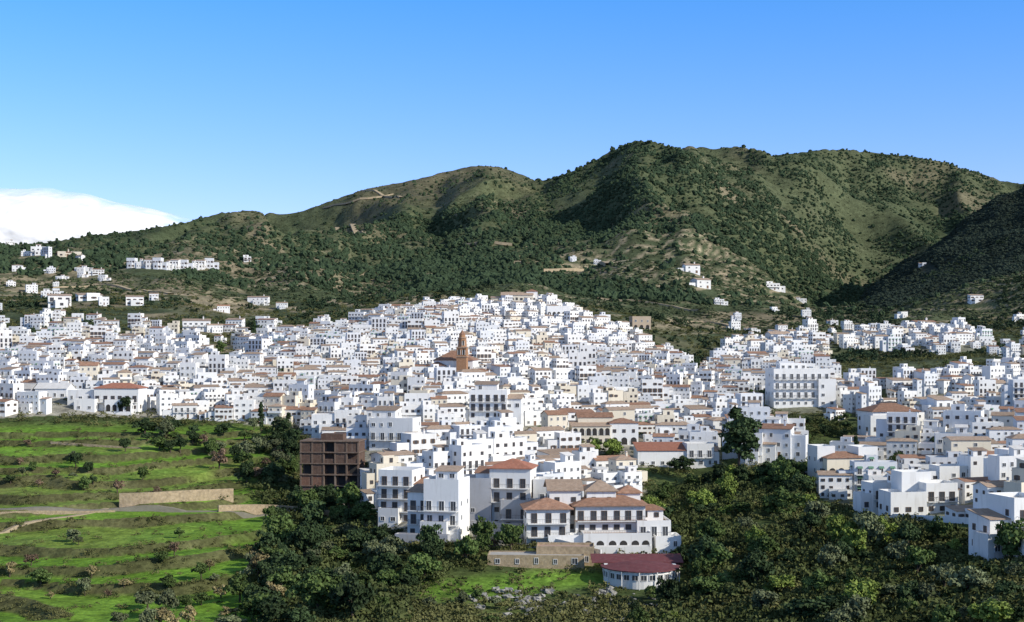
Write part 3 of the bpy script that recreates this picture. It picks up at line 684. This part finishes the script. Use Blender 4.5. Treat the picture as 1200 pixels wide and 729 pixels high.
bp=N.new('ShaderNodeBump'); bp.inputs['Strength'].default_value=.7; bp.inputs['Distance'].default_value=1.2; L.new(n.outputs['Fac'],bp.inputs['Height']); L.new(bp.outputs[0],b.inputs['Normal'])
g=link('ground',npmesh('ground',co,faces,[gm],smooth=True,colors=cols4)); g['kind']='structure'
# ---------------------------------------------------------------- roads and walls
def path(pts,step=3.0,ymin=205):
    P=[place(u,v,ymin) for u,v in pts]; out=[]
    for a,b in zip(P[:-1],P[1:]):
        d=math.hypot(b[0]-a[0],b[1]-a[1]); n=max(1,int(d/step))
        for i in range(n): t=i/n; out.append((a[0]+(b[0]-a[0])*t,a[1]+(b[1]-a[1])*t))
    out.append(P[-1][:2]); A=np.array(out)
    for _ in range(6):
        B=A.copy(); B[1:-1]=(A[:-2]+A[1:-1]*2+A[2:])/4; A=B
    return A
def strip(name,pts,width,m,lift=.25,ymin=205,step=3.0):
    A=path(pts,step,ymin); b=MB(); L_=[]
    T=np.gradient(A,axis=0); T/=np.linalg.norm(T,axis=1)[:,None]+1e-9; Nn=np.stack([-T[:,1],T[:,0]],1)
    for p,n in zip(A,Nn):
        l=p+n*width/2; r=p-n*width/2; z=max(H(*l),H(*p),H(*r))*.5+H(*p)*.5+lift; L_.append((l,r,z))
    for (l0,r0,z0),(l1,r1,z1) in zip(L_[:-1],L_[1:]):
        b.face([(*r0,z0),(*r1,z1),(*l1,z1),(*l0,z0)],m); b.face([(*r0,z0-3),(*r1,z1-3),(*r1,z1),(*r0,z0)],m); b.face([(*l1,z1-3),(*l0,z0-3),(*l0,z0),(*l1,z1)],m)
    o=link(name,b.mesh(name,weld=True)); o['kind']='structure'; return o
strip('road',[(-60,600),(0,598),(60,597),(140,596),(200,598),(270,600),(330,600),(400,604),(436,618)],2.4,'asphalt',.15)
strip('path',[(-40,632),(0,622),(50,612),(95,603),(125,597)],1.6,'dirt',.15)
strip('track',[(632,318),(660,317),(690,314),(716,311)],9,'dirt',1.2,700,8)
strip('track',[(380,244),(400,240),(420,236),(440,233),(460,228)],7,'dirt',1.4,1200,12)
strip('track',[(425,224),(448,227),(470,232)],6,'dirt',1.4,1200,12)
strip('track',[(700,350),(740,352),(780,358),(820,364)],4,'dirt',.8,800,6)
strip('track',[(780,378),(810,376),(840,377),(860,384)],4,'dirt',.6,700,6)
strip('track',[(395,268),(415,272),(430,275)],7,'dirt',1.4,1000,12)
strip('track',[(545,288),(575,286),(600,288)],6,'dirt',1.2,1000,10)
strip('track',[(60,338),(110,334),(150,338),(200,345)],4,'dirt',.8,700,6)
def wallrun(name,pts,h,th,m,label,cat='wall',off=0):
    A=path(pts,2.0); b=MB(); T=np.gradient(A,axis=0); T/=np.linalg.norm(T,axis=1)[:,None]+1e-9; Nn=np.stack([T[:,1],-T[:,0]],1)
    F_=[p+n*(off+th) for p,n in zip(A,Nn)]; K=[p+n*off for p,n in zip(A,Nn)]; zz=[H(*p) for p in A]
    zz=np.convolve(np.pad(zz,4,mode='edge'),np.ones(9)/9,'valid')
    for i in range(len(A)-1):
        a,c,d,e=F_[i],F_[i+1],K[i+1],K[i]; z0,z1=zz[i]+h,zz[i+1]+h
        b.face([(*a,z0-h-3),(*c,z1-h-3),(*c,z1),(*a,z0)],m); b.face([(*d,z1-h-3),(*e,z0-h-3),(*e,z0),(*d,z1)],m); b.face([(*a,z0),(*c,z1),(*d,z1),(*e,z0)],m)
    for i,sg in ((0,1),(-1,-1)):
        a,e=F_[i],K[i]; z0=zz[i]+h; b.face([(*a,z0-h-3),(*a,z0),(*e,z0),(*e,z0-h-3)],m)
    o=link(name,b.mesh(name,weld=True)); tag(o,label,cat)
wallrun('stone_wall',[(140,592),(180,590),(230,587),(272,586)],2.8,.7,'stone','tall tan stone retaining wall above the road through the terraces')
wallrun('stone_wall',[(255,600),(300,598),(350,600),(400,607)],1.8,.5,'stone','low pale stone wall along the road towards the brick shell')
wallrun('stone_wall',[(-50,606),(0,603),(60,601),(135,600)],.5,.4,'stone','low stone parapet wall along the left end of the road')
wallrun('stone_wall',[(60,519),(110,523),(165,526)],.5,.4,'stone','long dry stone terrace wall high on the green fields')
wallrun('white_wall',[(632,640),(650,644),(680,652),(705,660)],2.6,.3,'white','white curved ramp wall below the brown-roofed complex')
wallrun('white_wall',[(1040,609),(1090,611),(1165,616)],1.3,.3,'white','long white boundary wall above the lower right trees')
wallrun('white_wall',[(1166,640),(1180,650),(1200,660),(1235,668)],4.0,.4,'white','tall curved white retaining wall at the far right edge')
# ---------------------------------------------------------------- trees
def leafquads(R,centers,radii,n,size):
    cs=R.integers(0,len(centers),n)
    d=R.normal(size=(n,3)); d/=np.linalg.norm(d,axis=1)[:,None]; d[:,2]=np.abs(d[:,2])*.9+d[:,2]*.1
    p=centers[cs]+d*(radii[cs]*R.uniform(.65,1.08,n))[:,None]
    a=R.normal(size=(n,3)); a/=np.linalg.norm(a,axis=1)[:,None]; b=np.cross(a,d+R.normal(size=(n,3))*.5); b/=np.linalg.norm(b,axis=1)[:,None]+1e-9
    s=R.uniform(size[0],size[1],n)[:,None]
    q=np.stack([p-a*s-b*s*.6,p+a*s-b*s*.6,p+a*s*.8+b*s*.7,p-a*s*.7+b*s*.6],1)
    return q.reshape(-1,3),np.arange(n*4).reshape(-1,4)
def crown(kind,seed):
    R=np.random.default_rng(seed)
    if kind=='cypress':
        t=R.uniform(0,1,34); r=.85*np.sin(np.pi*np.clip(t*.9+.12,0,1))**.7; c=np.stack([R.normal(size=34)*.25*r,R.normal(size=34)*.25*r,1+t*8.2],1); rad=.35+r*.55; n=1500; sz=(.12,.3)
    elif kind=='tall':
        k=46; d=R.normal(size=(k,3)); d/=np.linalg.norm(d,axis=1)[:,None]; c=d*R.uniform(.25,1,k)[:,None]*np.array([2.6,2.6,4.6])+np.array([0,0,7.0]); rad=R.uniform(.7,1.4,k); n=3400; sz=(.14,.34)
    elif kind=='bare':
        k=18; d=R.normal(size=(k,3)); d/=np.linalg.norm(d,axis=1)[:,None]; c=d*R.uniform(.3,1,k)[:,None]*np.array([1.9,1.9,1.4])+np.array([0,0,2.3]); rad=R.uniform(.5,.9,k); n=850; sz=(.05,.28)
    else:
        k=26; d=R.normal(size=(k,3)); d/=np.linalg.norm(d,axis=1)[:,None]; c=d*R.uniform(.25,1,k)[:,None]*np.array([R.uniform(1.7,2.8),R.uniform(1.7,2.8),R.uniform(1.2,2.2)])+np.array([0,0,2.7]); rad=R.uniform(.5,1.2,k); n=2100; sz=(.12,.32)
    return leafquads(R,c,rad,n,sz)
def trunk(kind,seed):
    R=random.Random(seed); b=MB(); h={'cypress':2.0,'tall':6.0,'bare':1.6}.get(kind,2.0)
    b.tube((0,0,-1),(.05,0,h*.5),.26,.19,'bark',7); b.tube((.05,0,h*.5),(.0,.1,h),.19,.12,'bark',7)
    if kind!='cypress':
        for k in range(5):
            a=R.uniform(0,6.28); b.tube((0,.05,h*R.uniform(.5,.95)),(math.cos(a)*1.3,math.sin(a)*1.3,h+R.uniform(.4,1.6)),.1,.03,'bark',5)
    return b.mesh('trunk')
TREEM={}
def treemesh(kind,lm,s):
    key=(kind,lm,s)
    if key not in TREEM:
        v,f=crown(kind,sum(map(ord,kind))+s*13); TREEM[key]=(npmesh('crown',v,f,[MATS['leaf_'+lm]]),trunk(kind,s))
    return TREEM[key]
TD={'broad':'broadleaf tree','tall':'tall tree','cypress':'narrow cypress','bare':'leafless bushy tree'}
TC={'dark':'dark green','mid':'mid green','olive':'grey-green','lime':'yellow-green','brown':'brown','straw':'straw-coloured'}
tpos=[]
def add_tree(x,y,kind,lm,s,label=None,sz=None):
    c,t=treemesh(kind,lm,random.randrange(6)); z=H(x,y)-.15
    if sz is None: sz=s*random.uniform(.7,1.3)
    o=link({'cypress':'cypress_tree','bare':'bare_tree','tall':'tall_tree'}.get(kind,'broadleaf_tree'),None,None,(x,y,z),random.uniform(0,6.28),(s*random.uniform(.85,1.2),s,sz))
    link('trunk',t,o); link('crown',c,o); tpos.append((x,y))
    if label: tag(o,label,'tree')
    else: REG.append((o,x,y,z+2*s,'tree',TC[lm]+' '+TD[kind],'tree','trees on the slopes around the town'))
    return o
x,y,z=place(866,562); add_tree(x,y,'tall','dark',2.0,'tallest dark green tree standing alone beside the red sloping roof',sz=1.75)
FOOT.append((x,y,-6,6,-6,6,0))
x,y,z=place(150,484); add_tree(x,y-3,'broad','dark',1.2,'round dark green tree directly in front of the orange-roofed left villa')
TREG=[([(300,575),(430,600),(450,640),(560,660),(470,700),(420,745),(300,745),(290,680),(320,640)],62,'dark dark dark mid olive',(.6,1.5)),
([(790,700),(800,600),(880,585),(960,600),(1040,618),(1170,630),(1210,670),(1210,745),(760,745)],88,'dark dark mid mid olive olive lime',(.45,1.4)),
([(752,585),(842,560),(960,588),(880,600),(790,640)],24,'dark mid lime',(.6,1.1)),
([(880,552),(945,552),(948,585),(880,580),(850,566)],12,'dark dark mid',(.8,1.3)),
([(140,500),(345,505),(345,580),(290,575),(240,540),(170,525)],50,'dark mid dark brown olive',(.6,1.3)),
([(925,505),(965,486),(1000,506),(1000,530),(950,548),(940,530)],12,'dark mid dark olive',(.5,1.1)),
([(130,700),(320,650),(330,745),(100,745)],22,'olive straw brown olive mid',(.6,1.1)),
([(0,520),(200,530),(200,580),(0,590)],18,'brown mid olive dark',(.45,.9)),
([(0,640),(280,610),(290,700),(0,720)],17,'brown olive mid straw',(.4,.8)),
([(340,588),(430,606),(440,620),(345,606)],6,'dark mid',(.7,1.1)),
([(720,560),(690,530),(735,530),(740,560)],6,'mid lime',(.8,1.2)),
([(430,695),(780,700),(780,745),(430,745)],14,'olive mid dark',(.4,.8)),
([(560,640),(615,640),(600,668),(530,665)],7,'brown mid',(.6,1.1))]
for poly,n,lms,(s0,s1) in TREG:
    us=[p[0] for p in poly]; vs=[p[1] for p in poly]; k=0; tr=0
    while k<n and tr<n*30:
        tr+=1; u=random.uniform(min(us),max(us)); v=random.uniform(min(vs),max(vs))
        if not inpoly(u,v,poly): continue
        x,y,z=place(u,v,200); 
        if any((x-a)**2+(y-b)**2<7 for a,b in tpos) or any(a-1<x-cx<b_+1 and -3<y-cy<d_ for (cx,cy,a,b_,c_,d_,rz) in FOOT): continue
        if abs(v-600)<6 and u<340: continue
        lm=random.choice(lms.split()); add_tree(x,y,'bare' if lm in('brown','straw') else 'broad',lm,s0+(s1-s0)*random.random()**1.5); k+=1
for (a,b,c,d) in HOLES:
    for _ in range(max(2,int(c*d/45))):
        if len([1 for e in REG if e[4]=='tree'])>=370: break
        for t in range(10):
            u=a+random.uniform(-1,1)*c*.9; v=b+random.uniform(-.6,1)*d*.9; x,y,z=place(u,v)
            if not any((x-p)**2+(y-q)**2<12 for p,q in tpos): break
        add_tree(x,y,'broad',random.choice(['dark','mid','dark']),random.uniform(.6,1.1))
for u,v in ((292,400),(298,401),(306,505),(338,505),(1003,552),(820,540),(792,552),(801,553)):
    x,y,z=place(u,v); add_tree(x,y,'cypress' if u<400 or u>1000 else 'broad','dark',.95)
def palm(u,v,label):
    x,y,z=place(u,v); o=link('palm_tree',None,None,(x,y,z),0); t=MB(); t.tube((0,0,-1),(.2,0,7),.28,.2,'bark',8); link('trunk',t.mesh('trunk'),o)
    c=MB()
    for i in range(16):
        a=i*2.4; pz=7; px=.2; py=0; el=random.uniform(.2,1.2)
        for k in range(5):
            nx=px+math.cos(a)*math.cos(el)*.65; ny=py+math.sin(a)*math.cos(el)*.65; nz=pz+math.sin(el)*.65; w_=.35*(1-k/6); q=(-math.sin(a)*w_,math.cos(a)*w_)
            c.face([(px-q[0],py-q[1],pz-.1),(px+q[0],py+q[1],pz-.1),(nx+q[0]*.8,ny+q[1]*.8,nz-.1),(nx-q[0]*.8,ny-q[1]*.8,nz-.1)],'leaf_mid'); px,py,pz=nx,ny,nz; el-=.5
    link('crown',c.mesh('crown'),o); tag(o,label,'palm')
palm(1108,446,'lone palm with drooping fronds among white houses on the right slope')
palm(330,456,'lone palm with drooping fronds among white houses left of centre')
# ---------------------------------------------------------------- scrub, far trees, rocks
def clump(seed,n,size):
    R=np.random.default_rng(seed); k=6; c=R.normal(size=(k,3))*np.array([.45,.45,.18])+np.array([0,0,.45]); return leafquads(R,c,R.uniform(.35,.55,k),n,size)
CL=[clump(i,60,(.07,.17)) for i in range(5)]
def ico(seed):
    import bmesh
    bm=bmesh.new(); bmesh.ops.create_icosphere(bm,subdivisions=2,radius=1); v=np.array([x.co[:] for x in bm.verts]); f=np.array([[q.index for q in p.verts] for p in bm.faces]); bm.free()
    R=np.random.default_rng(seed); v=v*(1+R.normal(size=(len(v),1))*.22); v[:,2]=v[:,2]*.85+.55; return v,f
IC=[ico(i) for i in range(5)]
def footfree(x,y):
    k=np.ones(len(x),bool)
    for (cx,cy,a,b_,c_,d_,rz) in FOOT: k&=~((x-cx>a)&(x-cx<b_)&(y-cy>-2)&(y-cy<d_))
    return k
n=36000; u=rng.uniform(-80,1280,n); y=np.exp(rng.uniform(math.log(205),math.log(900),n)); x=(u-600)*S*y; v=samp(VV,x,y); z=samp(Z,x,y)
fm=samp(FM,x,y); rs=samp(riser,x,y); vill=samp(vm,x,y); keep=np.ones(n,bool)
nn=fbm(x/14,y/14,3,91)
keep&=~((fm>.4)&(rs<.3)&(rng.random(n)>.05)); keep&=~((fm>.4)&(rs>=.3)&(nn<.36)); keep&=~((vill>.5)&(rng.random(n)>.16)); keep&=~((fm<=.4)&(nn<.40))
keep&=~((((u-600)/150)**2+((v-690)/24)**2<1)&(rng.random(n)>.22))
road=np.interp(u,[-60,140,270,436],[602,598,602,618]); keep&=~((np.abs(v-road)<7)&(u<440)); keep&=footfree(x,y)
for c in hillc: keep&=~((np.abs(x-c[0])<PROTOS[c[3]]['w']*c[5][0]*.6)&(y-c[1]>-16)&(y-c[1]<9))
x,y,z=x[keep],y[keep],z[keep]; n=len(x); s=rng.uniform(.6,2.1,n)*np.where(samp(FM,x,y)>.4,.62,1)
o=merge('scrub',CL,rng.integers(0,5,n),np.stack([x,y,z-.1],1),np.stack([s,s,s*rng.uniform(.6,1.1,n)],1),rng.uniform(0,6.28,n),MATS['scrubnear']); tag(o,'low green scrub covering the slopes and terrace banks around the town','scrub')
print('scrub',n)
n=28000; u=rng.uniform(150,1280,n); y=np.exp(rng.uniform(math.log(200),math.log(520),n)); x=(u-600)*S*y; v=samp(VV,x,y); z=samp(Z,x,y)
keep=np.zeros(n,bool)
for i in (0,1,2,3,4,5): keep|=inpoly(u,v,TREG[i][0])
keep|=(v>700)&((u<470)&(u>310)|(u>780)); keep|=inpoly(u,v,[(310,640),(460,640),(480,729),(300,729)])
keep&=(samp(FM,x,y)<.5)&footfree(x,y)&(samp(vm,x,y)<.5)&~((np.abs(v-np.interp(u,[-60,140,270,436],[602,598,602,618]))<6)&(u<340)); keep&=(fbm(x/9,y/9,3,93)>np.where(u>750,.44,.36))
x,y,z=x[keep],y[keep],z[keep]; n=len(x); s=rng.uniform(.6,2.8,n)
o=merge('undergrowth',CL,rng.integers(0,5,n),np.stack([x,y,z-.1],1),np.stack([s,s,s*rng.uniform(.6,1.2,n)],1),rng.uniform(0,6.28,n),MATS['scrubdark']); tag(o,'dark green undergrowth filling the ravine and the lower right slope','undergrowth')
print('undergrowth',n)
vis=np.minimum.accumulate(VV[:,120:],axis=1); visible=np.zeros(VV.shape); visible[:,120:]=(VV[:,120:]<=vis+2.5)
dv=-np.gradient(VV,axis=1)/np.gradient(np.log(Yr))[None,:]; dv=np.clip(dv/220,0.05,1)
def far(N_,name,mt,y0,y1,fn,s0,s1,protos,lab,cat,zs=(.8,1.3),u0=-120,u1=1320):
    u=rng.uniform(u0,u1,N_); y=np.exp(rng.uniform(math.log(y0),math.log(y1),N_)); x=(u-600)*S*y; v=samp(VV,x,y)
    p=samp(dv,x,y)*np.where(samp(visible,x,y)>.5,1,.12)*fn(x,y,u,v)
    for c in hillc: p=p*~((np.abs(x-c[0])<PROTOS[c[3]]['w']*c[5][0]*.6+1)&(y-c[1]>-26)&(y-c[1]<8))
    k=rng.random(N_)<p; x,y=x[k],y[k]; z=samp(Z,x,y); n=len(x); s=rng.uniform(s0,s1,n)*(.55+.45*rng.random(n))
    o=merge(name,protos,rng.integers(0,len(protos),n),np.stack([x,y,z-.2*s],1),np.stack([s*rng.uniform(.8,1.3,n),s,s*rng.uniform(*zs,n)],1),rng.uniform(0,6.28,n),mt); tag(o,lab,cat); print(name,n)
nov=lambda u,v,y: 1-(np.any([inpoly(u,v,P) for P in POLY],axis=0)&(y<900))*1.0
onr=lambda x,y: samp(ridgem,x,y)>.4
def dens(x,y,u,v):
    a=sstep(.46,.56,fbm(x/150,y/190,4,71)); b=((u>630)&(y>1300))*.85*sstep(.42,.52,fbm(x/60,y/80,4,72)); c=np.exp(-(((u-530)/110)**2+((v-298)/32)**2))*.7
    bald=1-.8*((u>350)&(u<640)&(y>1850))
    return np.clip((a*.7+b+.06)*bald*np.where(u<440,.5,1)+c,0,1)*nov(u,v,y)*~onr(x,y)
far(140000,'pine_woodland',MATS['pinefar'],1000,2900,dens,1.3,3.3,IC,'dark pine woodland speckling the mountain slopes behind the town','woodland',(.8,1.4))
far(130000,'mountain_scrub',MATS['scrubfar'],900,2900,lambda x,y,u,v:(.3+.6*sstep(.35,.6,fbm(x/60,y/60,3,73)))*nov(u,v,y)*~onr(x,y),.7,1.8,IC,'olive scrub dotting the dry mountain slopes','scrub',(.4,.7))
far(40000,'ridge_woodland',MATS['pineridge_shaded'],960,1600,lambda x,y,u,v:.9*onr(x,y)*nov(u,v,y),1.0,2.4,IC,'shaded dark woodland on the near ridge dropping from the right edge','woodland',(.5,.9),940,1320)
far(28000,'hillside_trees',MATS['pinefar'],640,1150,lambda x,y,u,v:np.clip(sstep(.48,.60,fbm(x/70,y/80,3,75))*.9+.08,0,1)*np.where(u<280,.5,1)*nov(u,v,y)*(~(((u>150)&(u<255)&(v<325)&(v>305)))),1.0,2.5,[clump(20+i,46,(.16,.34)) for i in range(4)],'dark bushes and small trees on the hills directly behind the town','bushes',(.9,1.5))
n=300; u=rng.uniform(555,770,n); v=rng.uniform(692,732,n); kk=vn(u/14,v/7,97)>.42; u=u[kk]; v=v[kk]; n=len(u); pp=np.array([place(a,b,200) for a,b in zip(u,v)]); s=rng.uniform(.2,.95,n)
o=merge('boulders',IC,rng.integers(0,5,n),pp-np.array([0,0,.2]),np.stack([s*1.2,s,s*.8],1),rng.uniform(0,6.28,n),MATS['rock']); tag(o,'pale grey boulders strewn over the grass at the bottom of the slope','rocks')
# ---------------------------------------------------------------- cloud bank
nu,na=460,150; Yc=6500
uu=np.linspace(-420,240,nu); th=np.linspace(-.1*math.pi,.75*math.pi,na)
top=np.interp(uu,[-420,-200,-60,0,60,110,150,185,215,240],[226,220,222,221,225,230,238,244,252,260]); R_=(300-top)*S*Yc
U2,T2=np.meshgrid(uu,th,indexing='ij'); X2=(U2-600)*S*Yc
nz=1+(fbm(X2/420,T2*2.2,3,81)-.5)*.16+(fbm(X2/140,T2*4,4,82)-.5)*.09
rr=R_[:,None]*nz
cc=np.stack([X2,Yc-np.cos(T2)*rr*2.0,(V0-300)*S*Yc+np.sin(T2)*rr],2)
al=sstep(.50,.22,T2/math.pi+(fbm(X2/90,T2*10,5,83)-.5)*.22)*sstep(244,190,U2+(fbm(X2/60,T2*9,4,84)-.5)*50)
ii=(np.arange(nu-1)[:,None]*na+np.arange(na-1)[None,:]).ravel()
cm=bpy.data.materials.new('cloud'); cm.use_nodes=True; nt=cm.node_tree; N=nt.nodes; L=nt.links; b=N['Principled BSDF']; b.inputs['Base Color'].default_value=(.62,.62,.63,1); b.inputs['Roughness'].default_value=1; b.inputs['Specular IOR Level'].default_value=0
b.inputs['Emission Color'].default_value=(1,.99,.98,1); b.inputs['Emission Strength'].default_value=.26  # added glow, lifts the cloud's shaded side
at=N.new('ShaderNodeAttribute'); at.attribute_name='Col'; L.new(at.outputs['Fac'],b.inputs['Alpha'])
cl4=np.repeat(al.reshape(-1,1),4,1)
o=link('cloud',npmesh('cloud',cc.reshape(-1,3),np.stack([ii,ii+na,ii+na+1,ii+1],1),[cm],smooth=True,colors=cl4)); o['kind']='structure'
# ---------------------------------------------------------------- labels
LM=[('church tower',541,410),('brick shell',386,540),('brown-roofed complex',700,600),('round pavilion',752,672),('stone retaining wall',205,582),('tallest dark tree',868,520),('lone right-hand villa',1050,488),('white apartment block',940,452),('orange-roofed villa',130,458),('pinkish hilltop hall',606,350),('arcaded cream building',708,508),('broad five-storey block',572,480),('hillside townhouse row',200,308),('red-roofed tall house',590,570),('stepped house',1090,590),('right-slope palm',1108,430),('left palm',330,445),('left sheds',38,462),('unfinished beige house',750,378)]
DIR=['right of','upper right of','above','upper left of','left of','lower left of','below','lower right of']
def ordn(k):
    return 'nearest' if k==1 else '%d%s nearest'%(k,'th' if 10<k%100<14 else {1:'st',2:'nd',3:'rd'}.get(k%10,'th'))
gr={}
for e in REG:
    o,x,y,z,kw,desc,cat,grp=e; u,v=proj(x,y,z); i=min(range(len(LM)),key=lambda k:(LM[k][1]-u)**2+(LM[k][2]-v)**2)
    d=int(round(math.atan2(-(v-LM[i][2]),u-LM[i][1])/(math.pi/4)))%8
    gr.setdefault((kw,i,d),[]).append(((LM[i][1]-u)**2+(LM[i][2]-v)**2,e))
for (kw,i,d),L_ in gr.items():
    L_.sort(key=lambda t:t[0])
    for k,(_,e) in enumerate(L_): tag(e[0],'%s, %s %s %s %s'%(e[5],ordn(k+1),kw,DIR[d],LM[i][0]),e[6],e[7])
# ---------------------------------------------------------------- light, sky, camera
sd=Vector((.88,-.47,.0)).normalized(); el=D(29); sdir=Vector((sd.x*math.cos(el),sd.y*math.cos(el),math.sin(el)))
sl=bpy.data.lights.new('sun','SUN'); sl.energy=4.7; sl.angle=D(.5); sl.color=(1,.94,.83); so=bpy.data.objects.new('sun',sl); COL.objects.link(so); so.rotation_euler=sdir.to_track_quat('Z','Y').to_euler()
w=bpy.data.worlds.new('World'); scene.world=w; w.use_nodes=True; nt=w.node_tree; bg=nt.nodes['Background']; sky=nt.nodes.new('ShaderNodeTexSky'); sky.sky_type='NISHITA'; sky.sun_disc=False
sky.sun_elevation=el; sky.sun_rotation=math.atan2(sd.x,sd.y); sky.altitude=300; sky.air_density=1.0; sky.dust_density=.15; sky.ozone_density=2.0
tc=nt.nodes.new('ShaderNodeTexCoord'); sx=nt.nodes.new('ShaderNodeSeparateXYZ'); nt.links.new(tc.outputs['Generated'],sx.inputs[0])
ramp=nt.nodes.new('ShaderNodeValToRGB'); cr=ramp.color_ramp; cr.elements[0].position=.06; cr.elements[0].color=(.43,.44,.72,1); cr.elements[1].position=.25; cr.elements[1].color=(.18,.44,.74,1)
e=cr.elements.new(.5); e.color=(.74,.60,.50,1)
nt.links.new(sx.outputs['Z'],ramp.inputs[0])
sc2=nt.nodes.new('ShaderNodeVectorMath'); sc2.operation='SCALE'; sc2.inputs['Scale'].default_value=2.0; nt.links.new(ramp.outputs[0],sc2.inputs[0])
tint=nt.nodes.new('ShaderNodeVectorMath'); tint.operation='MULTIPLY'
nt.links.new(sky.outputs[0],tint.inputs[0]); nt.links.new(sc2.outputs[0],tint.inputs[1]); nt.links.new(tint.outputs[0],bg.inputs[0]); bg.inputs[1].default_value=.145
cam=bpy.data.cameras.new('camera'); co_=bpy.data.objects.new('camera',cam); COL.objects.link(co_); scene.camera=co_
co_.location=(0,0,0); co_.rotation_euler=(math.pi/2,0,0); cam.sensor_width=36; cam.lens=18/.364; cam.shift_y=35.5/1200; cam.clip_end=60000; cam.clip_start=1
scene.view_settings.view_transform='Standard'; scene.view_settings.look='None'; scene.view_settings.exposure=0
